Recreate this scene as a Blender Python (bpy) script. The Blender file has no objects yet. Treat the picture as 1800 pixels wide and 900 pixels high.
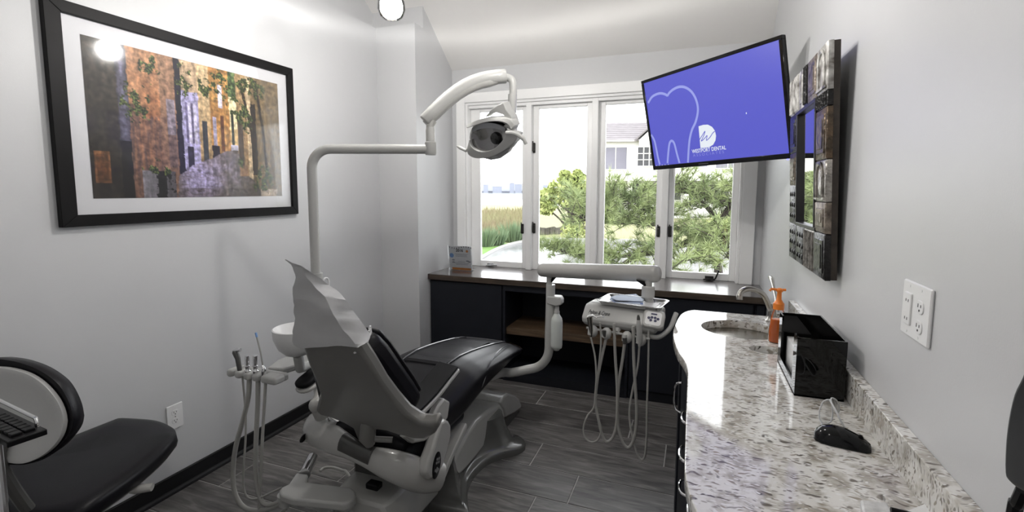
import bpy, bmesh, math, random
from mathutils import Vector, Matrix, noise
random.seed(7)
PI = math.pi
V = Vector
sc = bpy.context.scene
COL = sc.collection

# ------------------------------------------------------------------ camera
FPX = 854.74; PPX, PPY = 900.0, 418.88
yaw, pitch, roll = (math.radians(a) for a in (20.69078, 5.66543, .1136))
CAM = V((0, 0, 1.5))
_f = V((-math.sin(yaw)*math.cos(pitch), math.cos(yaw)*math.cos(pitch), -math.sin(pitch)))
_r = V((math.cos(yaw), math.sin(yaw), 0)); _u = _r.cross(_f)
CR = _r*math.cos(roll) + _u*math.sin(roll); CU = _u*math.cos(roll) - _r*math.sin(roll); CF = _f
cd = bpy.data.cameras.new('camera'); cam = bpy.data.objects.new('camera', cd); COL.objects.link(cam)
cd.sensor_width = 36; cd.lens = 36*FPX/1800; cd.shift_y = -(450-PPY)/1800; cd.clip_start = .02; cd.clip_end = 2000
cam.matrix_world = Matrix(((CR.x, CU.x, -CF.x, CAM.x), (CR.y, CU.y, -CF.y, CAM.y), (CR.z, CU.z, -CF.z, CAM.z), (0, 0, 0, 1)))
sc.camera = cam

# ------------------------------------------------------------------ world, exposure
sc.view_settings.view_transform = 'Standard'; sc.view_settings.look = 'None'
sc.view_settings.gamma = 1; sc.view_settings.use_curve_mapping = False
sc.view_settings.exposure = 0.4
w = bpy.data.worlds.new('overcast_sky'); sc.world = w; w.use_nodes = True
bg = w.node_tree.nodes['Background']; bg.inputs[0].default_value = (.95, .975, 1, 1); bg.inputs[1].default_value = 4.2

# ------------------------------------------------------------------ pixel helpers (1800x900 frame)
def ray(x, y): return (CR*(x-PPX) - CU*(y-PPY) + CF*FPX)/FPX
def at(x, y, X=None, Y=None, Z=None, P=None, D=None):
    d = ray(x, y)
    if X is not None: return CAM + d*((X-CAM.x)/d.x)
    if Y is not None: return CAM + d*((Y-CAM.y)/d.y)
    if Z is not None: return CAM + d*((Z-CAM.z)/d.z)
    if D is not None: return CAM + d*(D/math.hypot(d.x, d.y))
    o, n = P
    return CAM + d*((o-CAM).dot(n)/d.dot(n))

# ------------------------------------------------------------------ geometry helpers: all return (verts, faces)
def join(*gs):
    vs, fs = [], []
    for v, f in gs:
        o = len(vs); vs += list(v); fs += [tuple(i+o for i in q) for q in f]
    return vs, fs
def box(a, b, M=None):
    (x0, y0, z0), (x1, y1, z1) = a, b
    vs = [V(p) for p in ((x0,y0,z0),(x1,y0,z0),(x1,y1,z0),(x0,y1,z0),(x0,y0,z1),(x1,y0,z1),(x1,y1,z1),(x0,y1,z1))]
    if M: vs = [M @ v for v in vs]
    return vs, [(0,3,2,1),(4,5,6,7),(0,1,5,4),(1,2,6,5),(2,3,7,6),(3,0,4,7)]
def cbox(c, s, M=None): return box([c[i]-s[i]/2 for i in range(3)], [c[i]+s[i]/2 for i in range(3)], M)
def prism(pts, vec):
    n = len(pts); vec = V(vec); pts = [V(p) for p in pts]
    return pts + [p+vec for p in pts], [tuple(range(n-1, -1, -1)), tuple(range(n, 2*n))] + [(i, (i+1) % n, n+(i+1) % n, n+i) for i in range(n)]
def loft(rings, cap=True, closed=True):
    n = len(rings[0]); vs = [V(p) for r in rings for p in r]; fs = []
    for k in range(len(rings)-1):
        for i in range(n if closed else n-1):
            j = (i+1) % n; fs.append((k*n+i, k*n+j, (k+1)*n+j, (k+1)*n+i))
    if cap and closed: fs += [tuple(range(n-1, -1, -1)), tuple(range((len(rings)-1)*n, len(rings)*n))]
    return vs, fs
def smooth(pts, k=6):
    pts = [V(p) for p in pts]; P = [pts[0]*2-pts[1]] + pts + [pts[-1]*2-pts[-2]]; out = []
    for i in range(1, len(P)-2):
        a, b, c, d = P[i-1:i+3]
        for s in range(k):
            t = s/k
            out.append(.5*((2*b)+(c-a)*t+(2*a-5*b+4*c-d)*t*t+(3*b-3*c+d-a)*t**3))
    return out + [pts[-1]]
def tube(path, r, n=10, up=None, flat=1.0, cap=True):
    path = [V(p) for p in path]; rs = r if isinstance(r, (list, tuple)) else [r]*len(path)
    T = []
    for i in range(len(path)):
        t = path[min(i+1, len(path)-1)] - path[max(i-1, 0)]
        T.append(t.normalized())
    u = V(up) if up else (V((0, 0, 1)) if abs(T[0].z) < .9 else V((1, 0, 0)))
    u = (u - T[0]*u.dot(T[0])).normalized(); rings = []
    for i, p in enumerate(path):
        u = (u - T[i]*u.dot(T[i])).normalized(); s = T[i].cross(u)
        rings.append([p + u*(rs[i]*math.cos(2*PI*k/n)) + s*(rs[i]*flat*math.sin(2*PI*k/n)) for k in range(n)])
    return loft(rings, cap)
def frame(o, z, x=None):
    z = V(z).normalized(); x = V(x) if x else (V((1, 0, 0)) if abs(z.x) < .9 else V((0, 1, 0)))
    x = (x - z*x.dot(z)).normalized(); y = z.cross(x)
    return Matrix(((x.x, y.x, z.x, o[0]), (x.y, y.y, z.y, o[1]), (x.z, y.z, z.z, o[2]), (0, 0, 0, 1)))
def lathe(prof, M, n=24, sx=1, sy=1):
    return loft([[M @ V((r*sx*math.cos(2*PI*k/n), r*sy*math.sin(2*PI*k/n), z)) for k in range(n)] for r, z in prof])
def cyl(a, b, r, n=16): return tube([a, b], r, n)
def ball(c, r, n=14, sx=1, sy=1, sz=1, M=None):
    m = n//2; rings = []
    for i in range(m+1):
        t = -PI/2 + PI*i/m; q = max(math.cos(t), .02)
        rings.append([V((r*sx*q*math.cos(2*PI*k/n), r*sy*q*math.sin(2*PI*k/n), r*sz*math.sin(t))) for k in range(n)])
    rings = [[(M @ p if M else p) + V(c) for p in R] for R in rings]
    return loft(rings)
def rr(w, h, r, k=4):
    out = []
    for cx, cy, a0 in ((w/2-r, h/2-r, 0), (-w/2+r, h/2-r, 90), (-w/2+r, -h/2+r, 180), (w/2-r, -h/2+r, 270)):
        for i in range(k+1):
            a = math.radians(a0 + 90*i/k); out.append((cx+r*math.cos(a), cy+r*math.sin(a)))
    return out
def slab(w, h, r, z0, z1, M, b=.004, k=4):       # rounded plate with softened rims, in the frame M
    return loft([[M @ V((x, y, z)) for x, y in rr(w-2*i, h-2*i, max(r-i, .0008), k)] for i, z in ((b, z0), (0, z0+b), (0, z1-b), (b, z1))])

# ------------------------------------------------------------------ object helpers
def obj(name, geo, mat, parent=None, sm=35, bev=0, seg=2, sub=0, label=None):
    me = bpy.data.meshes.new(name); vs, fs = geo
    me.from_pydata([tuple(v) for v in vs], [], fs)
    bm = bmesh.new(); bm.from_mesh(me); bmesh.ops.recalc_face_normals(bm, faces=bm.faces); bm.to_mesh(me); bm.free()
    if sm:
        me.polygons.foreach_set('use_smooth', [True]*len(me.polygons))
        if sm < 180: me.set_sharp_from_angle(angle=math.radians(sm))
    me.materials.append(mat)
    return link(name, me, parent, bev, seg, sub, label)
def link(name, me, parent=None, bev=0, seg=2, sub=0, label=None):
    o = bpy.data.objects.new(name, me); COL.objects.link(o)
    if bev:
        m = o.modifiers.new('bevel', 'BEVEL'); m.width = bev; m.segments = seg; m.limit_method = 'ANGLE'; m.angle_limit = math.radians(40); m.harden_normals = False
    if sub:
        m = o.modifiers.new('sub', 'SUBSURF'); m.levels = sub; m.render_levels = sub
    if parent: par(o, parent)
    if label: o['label'] = label
    return o
def wmat(o):
    return (wmat(o.parent) @ o.matrix_parent_inverse @ o.matrix_basis) if o.parent else o.matrix_basis.copy()
def par(o, p): o.parent = p; o.matrix_parent_inverse = wmat(p).inverted()
def thing(name, label, cat, loc, group=None):
    e = bpy.data.objects.new(name, None); COL.objects.link(e); e.location = loc; e.empty_display_size = .05
    return tag(e, label, cat, group)
def tag(o, label, cat, group=None):
    o['label'] = label; o['category'] = cat
    if group: o['group'] = group
    return o
def struct(o, label=None):
    o['kind'] = 'structure'
    if label: o['label'] = label
    return o
def sempty(name, loc, label=None):
    e = bpy.data.objects.new(name, None); COL.objects.link(e); e.location = loc; e.empty_display_size = .05
    return struct(e, label)
def curve_mesh(cu):
    t = bpy.data.objects.new('tmp', cu); COL.objects.link(t)
    dg = bpy.context.evaluated_depsgraph_get(); me = bpy.data.meshes.new_from_object(t.evaluated_get(dg))
    bpy.data.objects.remove(t); return me
def text(name, s, M, size, mat, parent, width=None, shear=0, bold=0, align='LEFT', ext=.0004):
    cu = bpy.data.curves.new(name, 'FONT'); cu.body = s; cu.size = size; cu.shear = shear; cu.offset = bold; cu.extrude = ext; cu.align_x = align; cu.resolution_u = 3
    me = curve_mesh(cu); me.name = name
    if width:
        xs = [v.co.x for v in me.vertices]; k = width/(max(xs)-min(xs))
        for v in me.vertices: v.co.x *= k
    me.transform(M); me.materials.clear(); me.materials.append(mat)
    return link(name, me, parent)

# ------------------------------------------------------------------ materials
MATS = {}
def mat(name, col, rough=.5, metal=0, coat=0, var=0, vscale=6, bump=0, bscale=60, spec=.5, stretch=None, coords='Object', col2=None, sheen=0, detail=4, rvar=0):
    m = bpy.data.materials.new(name); m.use_nodes = True; N = m.node_tree.nodes; L = m.node_tree.links
    b = N['Principled BSDF']; b.inputs['Base Color'].default_value = (*col, 1); b.inputs['Roughness'].default_value = rough
    b.inputs['Metallic'].default_value = metal; b.inputs['Coat Weight'].default_value = coat; b.inputs['Coat Roughness'].default_value = .06
    b.inputs['Specular IOR Level'].default_value = spec
    tc = N.new('ShaderNodeTexCoord'); mp = N.new('ShaderNodeMapping'); L.new(tc.outputs[coords], mp.inputs[0])
    if stretch: mp.inputs['Scale'].default_value = stretch
    if var or col2:
        n = N.new('ShaderNodeTexNoise'); n.inputs['Scale'].default_value = vscale; n.inputs['Detail'].default_value = detail; L.new(mp.outputs[0], n.inputs[0])
        r = N.new('ShaderNodeValToRGB'); L.new(n.outputs[0], r.inputs[0])
        c2 = col2 or tuple(c*(1-var) for c in col); c1 = col if col2 else tuple(min(1, c*(1+var)) for c in col)
        r.color_ramp.elements[0].position = .32; r.color_ramp.elements[1].position = .68
        r.color_ramp.elements[0].color = (*c2, 1); r.color_ramp.elements[1].color = (*c1, 1)
        L.new(r.outputs[0], b.inputs['Base Color'])
        if rvar:
            mr = N.new('ShaderNodeMapRange'); L.new(n.outputs[0], mr.inputs[0]); mr.inputs[3].default_value = rough-rvar; mr.inputs[4].default_value = rough+rvar; L.new(mr.outputs[0], b.inputs['Roughness'])
    if bump:
        n2 = N.new('ShaderNodeTexNoise'); n2.inputs['Scale'].default_value = bscale; n2.inputs['Detail'].default_value = 3; L.new(mp.outputs[0], n2.inputs[0])
        bp = N.new('ShaderNodeBump'); bp.inputs['Strength'].default_value = bump; bp.inputs['Distance'].default_value = .01; L.new(n2.outputs[0], bp.inputs['Height']); L.new(bp.outputs[0], b.inputs['Normal'])
    MATS[name] = m; return m
def emit(name, col, s):
    m = bpy.data.materials.new(name); m.use_nodes = True; b = m.node_tree.nodes['Principled BSDF']
    b.inputs['Base Color'].default_value = (*[c*.05 for c in col], 1); b.inputs['Emission Color'].default_value = (*col, 1); b.inputs['Emission Strength'].default_value = s; b.inputs['Roughness'].default_value = .3
    return m
def thin_glass(name, tint=(1, 1, 1), rough=0.0, f0=1.0, body=0, bcol=(1, 1, 1)):
    m = bpy.data.materials.new(name); m.use_nodes = True; N = m.node_tree.nodes; L = m.node_tree.links
    for n in list(N):
        if n.type == 'BSDF_PRINCIPLED': N.remove(n)
    out = [n for n in N if n.type == 'OUTPUT_MATERIAL'][0]
    t = N.new('ShaderNodeBsdfTransparent'); t.inputs[0].default_value = (*tint, 1)
    g = N.new('ShaderNodeBsdfGlossy'); g.inputs['Roughness'].default_value = rough
    fr = N.new('ShaderNodeFresnel'); fr.inputs[0].default_value = 1.45
    mu = N.new('ShaderNodeMath'); mu.operation = 'MULTIPLY'; mu.inputs[1].default_value = f0; L.new(fr.outputs[0], mu.inputs[0])
    mx = N.new('ShaderNodeMixShader'); L.new(mu.outputs[0], mx.inputs[0]); L.new(g.outputs[0], mx.inputs[2])
    if body:
        d = N.new('ShaderNodeBsdfDiffuse'); d.inputs[0].default_value = (*bcol, 1)
        m2 = N.new('ShaderNodeMixShader'); m2.inputs[0].default_value = body; L.new(t.outputs[0], m2.inputs[1]); L.new(d.outputs[0], m2.inputs[2]); L.new(m2.outputs[0], mx.inputs[1])
    else: L.new(t.outputs[0], mx.inputs[1])
    L.new(mx.outputs[0], out.inputs[0]); return m

WALL = mat('grey_wall_paint', (.60, .605, .615), .38, var=.015, vscale=1.5, bump=.03, bscale=250, spec=.4)
WHITE = mat('white_trim_paint', (.93, .93, .925), .35, var=.02, vscale=3)
CEIL = mat('ceiling_paint', (.76, .75, .735), .7, var=.02, vscale=2, bump=.03, bscale=200)
BASE = mat('black_baseboard', (.008, .008, .009), .55, var=.1, spec=.3)
GROUT = mat('grout', (.50, .49, .475), .8, var=.1, vscale=40)
NAVY = mat('navy_cabinet_paint', (.009, .0105, .016), .5, var=.1, vscale=3, spec=.35)
NAVYI = mat('dark_cabinet_inside', (.008, .009, .013), .6, var=.1, vscale=3, spec=.3)
LEATH = mat('black_upholstery', (.007, .0066, .009), .34, bump=.05, bscale=320, var=.1, spec=.2)
RUBB = mat('black_rubber', (.008, .008, .009), .5, var=.1, spec=.12)
PLAS = mat('light_grey_plastic', (.46, .455, .435), .25, coat=.3, var=.02, vscale=4)
PLAS2 = mat('pale_grey_plastic', (.48, .48, .465), .3, coat=.2, var=.02, vscale=4)
SHELL = mat('mid_grey_shell', (.22, .215, .205), .3, coat=.25, var=.03, vscale=3)
DKSH = mat('dark_grey_plastic', (.075, .074, .07), .3, coat=.3, var=.04)
BASEG = mat('glossy_grey_base', (.115, .115, .11), .18, coat=.5, var=.04)
WPLA = mat('white_plastic', (.82, .82, .82), .3, var=.01)
CHROME = mat('chrome', (.80, .80, .81), .08, 1, var=.02)
STEEL = mat('brushed_steel', (.36, .34, .30), .24, 1, var=.15, vscale=8, stretch=(30, 30, 1))
NICK = mat('brushed_nickel', (.44, .42, .385), .22, 1, var=.06, vscale=12)
BRONZ = mat('dark_window_hardware', (.035, .033, .031), .4, .5, var=.1)
BLK = mat('black_plastic', (.007, .007, .008), .38, var=.1, spec=.16)
GBLK = mat('gloss_black', (.005, .005, .006), .12, var=.1, spec=.3)
PAPER = mat('white_paper_cover', (.78, .78, .785), .7, var=.02, bump=.12, bscale=14)
HOSE = mat('grey_hose', (.46, .455, .43), .4, var=.03)
GLASS = thin_glass('window_glass', (1, 1, 1), 0, .8)
CLEAR = thin_glass('clear_acrylic', (.985, .99, .995), 0.02, .9)
SMOKE = thin_glass('smoked_acrylic', (.07, .07, .068), 0.02, 1.0, .3, (.008, .008, .008))
def granite():
    m = bpy.data.materials.new('speckled_quartz'); m.use_nodes = True; N = m.node_tree.nodes; L = m.node_tree.links; b = N['Principled BSDF']
    tc = N.new('ShaderNodeTexCoord')
    wn = N.new('ShaderNodeTexNoise'); wn.inputs['Scale'].default_value = 18; wn.inputs['Detail'].default_value = 2; L.new(tc.outputs['Object'], wn.inputs[0])
    ad = N.new('ShaderNodeMixRGB'); ad.blend_type = 'ADD'; ad.inputs[0].default_value = .055; L.new(tc.outputs['Object'], ad.inputs[1]); L.new(wn.outputs['Color'], ad.inputs[2])
    prev = None
    bn = N.new('ShaderNodeTexNoise'); bn.inputs['Scale'].default_value = 25; bn.inputs['Detail'].default_value = 5; L.new(tc.outputs['Object'], bn.inputs[0])
    r = N.new('ShaderNodeValToRGB'); L.new(bn.outputs[0], r.inputs[0]); r.color_ramp.elements[0].color = (.42, .39, .34, 1); r.color_ramp.elements[1].color = (.74, .73, .70, 1)
    r.color_ramp.elements[0].position = .36; r.color_ramp.elements[1].position = .56; prev = r.outputs[0]
    for rot, scl, st, cols, lo, hi in ((.5, 22, (1, 3.0, 1.6), ((.19, .165, .135), (.10, .09, .08)), .13, .17), (-.6, 32, (1, 3.2, 1.8), ((.33, .29, .235), (.24, .22, .20)), .16, .21), (.9, 50, (1, 2.8, 1.4), ((.22, .21, .20), (.40, .38, .35)), .14, .2), (.1, 55, (1, 2.6, 1.6), ((.75, .74, .72), (.8, .8, .79)), .17, .22)):
        mp = N.new('ShaderNodeMapping'); mp.inputs['Rotation'].default_value = (0, 0, rot); mp.inputs['Scale'].default_value = st; L.new(ad.outputs[0], mp.inputs[0])
        vo = N.new('ShaderNodeTexVoronoi'); vo.inputs['Scale'].default_value = scl; vo.inputs['Randomness'].default_value = 1; L.new(mp.outputs[0], vo.inputs[0])
        mr = N.new('ShaderNodeMapRange'); L.new(vo.outputs['Distance'], mr.inputs[0]); mr.inputs[1].default_value = lo*1.55; mr.inputs[2].default_value = hi*1.8; mr.inputs[3].default_value = 1; mr.inputs[4].default_value = 0
        sp = N.new('ShaderNodeSeparateColor'); L.new(vo.outputs['Color'], sp.inputs[0])
        th = N.new('ShaderNodeMath'); th.operation = 'GREATER_THAN'; th.inputs[1].default_value = .36; L.new(sp.outputs[0], th.inputs[0])
        mu = N.new('ShaderNodeMath'); mu.operation = 'MULTIPLY'; L.new(mr.outputs[0], mu.inputs[0]); L.new(th.outputs[0], mu.inputs[1])
        c = N.new('ShaderNodeMixRGB'); L.new(sp.outputs[1], c.inputs[0]); c.inputs[1].default_value = (*cols[0], 1); c.inputs[2].default_value = (*cols[1], 1)
        mx = N.new('ShaderNodeMixRGB'); L.new(mu.outputs[0], mx.inputs[0]); L.new(prev, mx.inputs[1]); L.new(c.outputs[0], mx.inputs[2]); prev = mx.outputs[0]
    L.new(prev, b.inputs['Base Color']); b.inputs['Roughness'].default_value = .06; b.inputs['Specular IOR Level'].default_value = .7
    return m
GRAN = granite()
def planktile():
    m = bpy.data.materials.new('wood_look_tile'); m.use_nodes = True; N = m.node_tree.nodes; L = m.node_tree.links; b = N['Principled BSDF']
    tc = N.new('ShaderNodeTexCoord'); oi = N.new('ShaderNodeObjectInfo'); mp = N.new('ShaderNodeMapping'); mp.inputs['Scale'].default_value = (1.4, 9, 1); L.new(tc.outputs['Object'], mp.inputs[0])
    cm = N.new('ShaderNodeCombineXYZ'); mul = N.new('ShaderNodeMath'); mul.operation = 'MULTIPLY'; mul.inputs[1].default_value = 37; L.new(oi.outputs['Random'], mul.inputs[0]); L.new(mul.outputs[0], cm.inputs[2]); L.new(cm.outputs[0], mp.inputs['Location'])
    n = N.new('ShaderNodeTexNoise'); n.inputs['Scale'].default_value = 3.2; n.inputs['Detail'].default_value = 8; n.inputs['Distortion'].default_value = 1.2; L.new(mp.outputs[0], n.inputs[0])
    r = N.new('ShaderNodeValToRGB'); L.new(n.outputs[0], r.inputs[0]); e = r.color_ramp.elements
    e[0].position = .28; e[0].color = (.055, .051, .050, 1); e[1].position = .72; e[1].color = (.23, .22, .21, 1); q = e.new(.5); q.color = (.135, .127, .122, 1)
    hv = N.new('ShaderNodeHueSaturation'); mr = N.new('ShaderNodeMapRange'); L.new(oi.outputs['Random'], mr.inputs[0]); mr.inputs[3].default_value = .8; mr.inputs[4].default_value = 1.2; L.new(mr.outputs[0], hv.inputs['Value']); L.new(r.outputs[0], hv.inputs['Color'])
    L.new(hv.outputs[0], b.inputs['Base Color']); b.inputs['Roughness'].default_value = .38
    bp = N.new('ShaderNodeBump'); bp.inputs['Strength'].default_value = .12; bp.inputs['Distance'].default_value = .004; L.new(n.outputs[0], bp.inputs['Height']); L.new(bp.outputs[0], b.inputs['Normal'])
    return m
TILE = planktile()
def wood(name, c1, c2, c3, rough, coat, sc_=(1.2, 14, 14)):
    m = bpy.data.materials.new(name); m.use_nodes = True; N = m.node_tree.nodes; L = m.node_tree.links; b = N['Principled BSDF']
    tc = N.new('ShaderNodeTexCoord'); mp = N.new('ShaderNodeMapping'); mp.inputs['Scale'].default_value = sc_; L.new(tc.outputs['Object'], mp.inputs[0])
    n = N.new('ShaderNodeTexNoise'); n.inputs['Scale'].default_value = 3; n.inputs['Detail'].default_value = 7; n.inputs['Distortion'].default_value = .8; L.new(mp.outputs[0], n.inputs[0])
    r = N.new('ShaderNodeValToRGB'); L.new(n.outputs[0], r.inputs[0]); e = r.color_ramp.elements
    e[0].position = .3; e[0].color = (*c1, 1); e[1].position = .7; e[1].color = (*c3, 1); e.new(.5).color = (*c2, 1)
    L.new(r.outputs[0], b.inputs['Base Color']); b.inputs['Roughness'].default_value = rough; b.inputs['Coat Weight'].default_value = coat; b.inputs['Coat Roughness'].default_value = .12
    return m
LEDGE = wood('dark_reclaimed_wood', (.012, .007, .006), (.026, .014, .012), (.042, .023, .018), .3, 1.0)
LEDGE2 = wood('sawn_wood_edge', (.022, .016, .011), (.05, .034, .023), (.09, .062, .04), .6, 0)
SHELFW = wood('brown_shelf_wood', (.05, .031, .018), (.09, .057, .032), (.14, .09, .052), .5, 0)

# ================================================================== SETTING
XL, XR, YW, XC, YC, YB = -2.39, .453, 3.908, -2.04, 3.31, -1.1
# ---- floor with tiles
floor = struct(obj('floor', box((XL-.2, YB-.1, -.12), (XR+.2, YW+.2, -.003)), GROUT), 'dark grey wood look plank tile floor with pale grout')
ROWS = {0: -1.005, 1: -.335, 2: -.113, 3: -.802, 4: -.527, 5: -.684}
tile_me = {}
def tile(x0, x1, y0, y1):
    key = (round(x1-x0, 3), round(y1-y0, 3))
    if key not in tile_me:
        a, b = (x1-x0)/2, (y1-y0)/2; e = .0015
        me = bpy.data.meshes.new('tile'); r = [[(-a+i, -b+i, z), (a-i, -b+i, z), (a-i, b-i, z), (-a+i, b-i, z)] for i, z in ((0, -.008), (0, -e), (e, 0))]
        v, f = loft(r); me.from_pydata([tuple(p) for p in v], [], f); me.materials.append(TILE); tile_me[key] = me
    o = link('tile', tile_me[key]); o.location = ((x0+x1)/2, (y0+y1)/2, 0); par(o, floor)
G = .0030
for k in range(-3, 20):
    y1 = 3.392 - .2474*k; y0 = y1 - .2474
    if y0 < YB: break
    y1 = min(y1, YW)
    if y1-y0 < .02: continue
    off = ROWS.get(k, -((k*.37) % 1.0)); x = off - 3
    while x < XR:
        a, b = max(x, XL), min(x+1.0, XR)
        if b-a > .03: tile(a+G, b-G, y0+G, y1-G)
        x += 1.0
# ---- walls
wl = struct(obj('wall_left', join(box((XL-.3, YB, -.1), (XL, YC, 2.756)), box((XL-.3, YB, 2.756), (XL-.12, YC+.12, 4.0))), WALL), 'grey painted left wall behind the framed picture')
wc = struct(obj('wall_chase', join(box((XL-.3, YC, -.1), (XC, YW+.15, 2.756)), box((XL-.3, YC+.12, 2.756), (XC, YW+.15, 4.0))), WALL), 'grey boxed-out corner wall left of the window')
wr = struct(obj('wall_right', box((XR, YB, -.1), (XR+.15, YW+.2, 4.0)), WALL), 'grey painted right wall behind the counter')
wb = struct(obj('wall_back', box((XL-.3, YB-.15, -.1), (XR+.15, YB, 4.0)), WALL), 'grey painted wall behind the viewer')
# window opening
WX0 = at(819, 320, Y=YW).x; WX1 = at(1306, 320, Y=YW).x; WZ0 = .80; WZ1 = at(891, 176.7, Y=YW).z
struct(obj('wall_window', join(box((XC, YW, -.1), (WX0, YW+.15, 4)), box((WX1, YW, -.1), (XR, YW+.15, 4)), box((WX0, YW, -.1), (WX1, YW+.15, WZ0)), box((WX0, YW, WZ1), (WX1, YW+.15, 4))), WALL), 'pale wall around the four-pane window')
# ceiling: slope up from the window wall then flat
s = .80; z0 = 2.538; yk = YW-(3.6-z0)/s
struct(obj('ceiling', prism([(XL-.4, YW+.2, z0-.2*s), (XL-.4, yk, 3.6), (XL-.4, YB-.15, 3.6), (XL-.4, YB-.15, 3.75), (XL-.4, yk-.03, 3.75), (XL-.4, YW+.2, z0-.2*s+.2)], (XR-XL+.6, 0, 0)), CEIL, sm=0), 'pale sloped ceiling rising from the window')
# baseboards
bb = sempty('baseboard_left', (XL, 1, 0), 'black baseboard with shoe moulding along the left wall')
obj('board', box((XL, YB, 0), (XL+.014, YC, .088)), BASE, bb, bev=.003)
obj('shoe_moulding', prism([(XL+.014, YB, 0), (XL+.030, YB, 0), (XL+.028, YB, .010), (XL+.022, YB, .017), (XL+.014, YB, .02)], (0, YC-YB, 0)), BASE, bb)
bb2 = sempty('baseboard_chase', (XC, YC, 0), 'black baseboard on the boxed-out corner')
obj('board', box((XL, YC-.014, 0), (XC+.014, YC, .088)), BASE, bb2, bev=.003)
obj('board', box((XC, YC, 0), (XC+.014, 3.44, .088)), BASE, bb2, bev=.003)

# ---- window
win = sempty('window_1', ((WX0+WX1)/2, YW, WZ0), 'white four-sash casement window above the wooden ledge')
cx0 = at(803, 320, Y=YW-.02).x; cx1 = at(1331, 320, Y=YW-.02).x; cz1 = at(904.4, 157.8, Y=YW-.02).z
LZ = .815
obj('casing', box((cx0, YW-.022, LZ), (WX0, YW, cz1)), WHITE, win, bev=.003)
obj('casing', box((WX1, YW-.022, LZ), (cx1, YW, cz1)), WHITE, win, bev=.003)
obj('casing', box((WX0, YW-.022, WZ1), (WX1, YW, cz1)), WHITE, win, bev=.003)
JD = .13
obj('jamb', box((WX0, YW, LZ), (WX0+.018, YW+JD, WZ1)), WHITE, win, bev=.002)
obj('jamb', box((WX1-.018, YW, LZ), (WX1, YW+JD, WZ1)), WHITE, win, bev=.002)
obj('jamb', box((WX0+.018, YW, WZ1-.02), (WX1-.018, YW+JD, WZ1)), WHITE, win, bev=.002)
obj('stop_moulding', box((WX0+.018, YW+.025, WZ1-.045), (WX1-.018, YW+.05, WZ1-.02)), WHITE, win, bev=.003)
YS = YW+.075
panes = [(845.5, 919.4), (948, 1031), (1063, 1154.5), (1186, 1287.5)]
pz0 = at(1060, 469, Y=YS+.02).z; pz1 = at(1065, 184.6, Y=YS+.02).z
pzs = []
px = [(at(a, 330, Y=YS+.02).x, at(b, 330, Y=YS+.02).x) for a, b in panes]
edges = [WX0+.018] + [(px[i][1]+px[i+1][0])/2 for i in range(3)] + [WX1-.018]
for i in range(3):
    obj('mullion', box((edges[i+1]-.024, YW+.02, LZ), (edges[i+1]+.024, YW+JD, WZ1-.02)), WHITE, win, bev=.003)
for i, (a, b) in enumerate(px):
    l = edges[i] + (.024 if i else 0); r = edges[i+1] - (.024 if i < 3 else 0)
    sa = obj('sash', join(box((l, YS, LZ), (a, YS+.04, WZ1-.02)), box((b, YS, LZ), (r, YS+.04, WZ1-.02)), box((a, YS, LZ), (b, YS+.04, pz0)), box((a, YS, pz1), (b, YS+.04, WZ1-.02))), WHITE, win, bev=.003)
    obj('pane', box((a-.004, YS+.018, pz0-.004), (b+.004, YS+.022, pz1+.004)), GLASS, sa, sm=0)
def latch(pxx, py, sash_i):
    c = at(pxx, py, Y=YS-.004)
    M = frame(c, (0, -1, 0), (1, 0, 0))
    obj('latch', join(slab(.026, .085, .006, -.012, .008, M, .003), slab(.014, .06, .004, .0, .022, M @ Matrix.Translation((.002, .0, .006)), .003), tube([M @ V((-.003, -.03, .018)), M @ V((-.003, .055, .020))], .005, 8)), BRONZ, win.children[7+3+sash_i] if False else win, label='dark window latch')
for p in ((938.5, 260), (938.5, 401), (918, 402), (1157, 407), (1177.5, 407)): latch(p[0], p[1], 0)
def crank(p0, p1, p2):
    a, b, c = (at(*q, Y=YS-.03) for q in (p0, p1, p2))
    obj('crank_handle', join(cbox(((a.x+b.x)/2, YS-.008, LZ+.022), (.06, .03, .022)), tube([b, c], [.006, .007], 8), ball(c, .009), tube([a, b], .006, 8)), CHROME if p0[0] < 1000 else BRONZ, win, bev=.003)
crank((854, 467), (868, 466), (872, 466)); crank((1236, 491), (1257, 491), (1263, 477))

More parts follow.
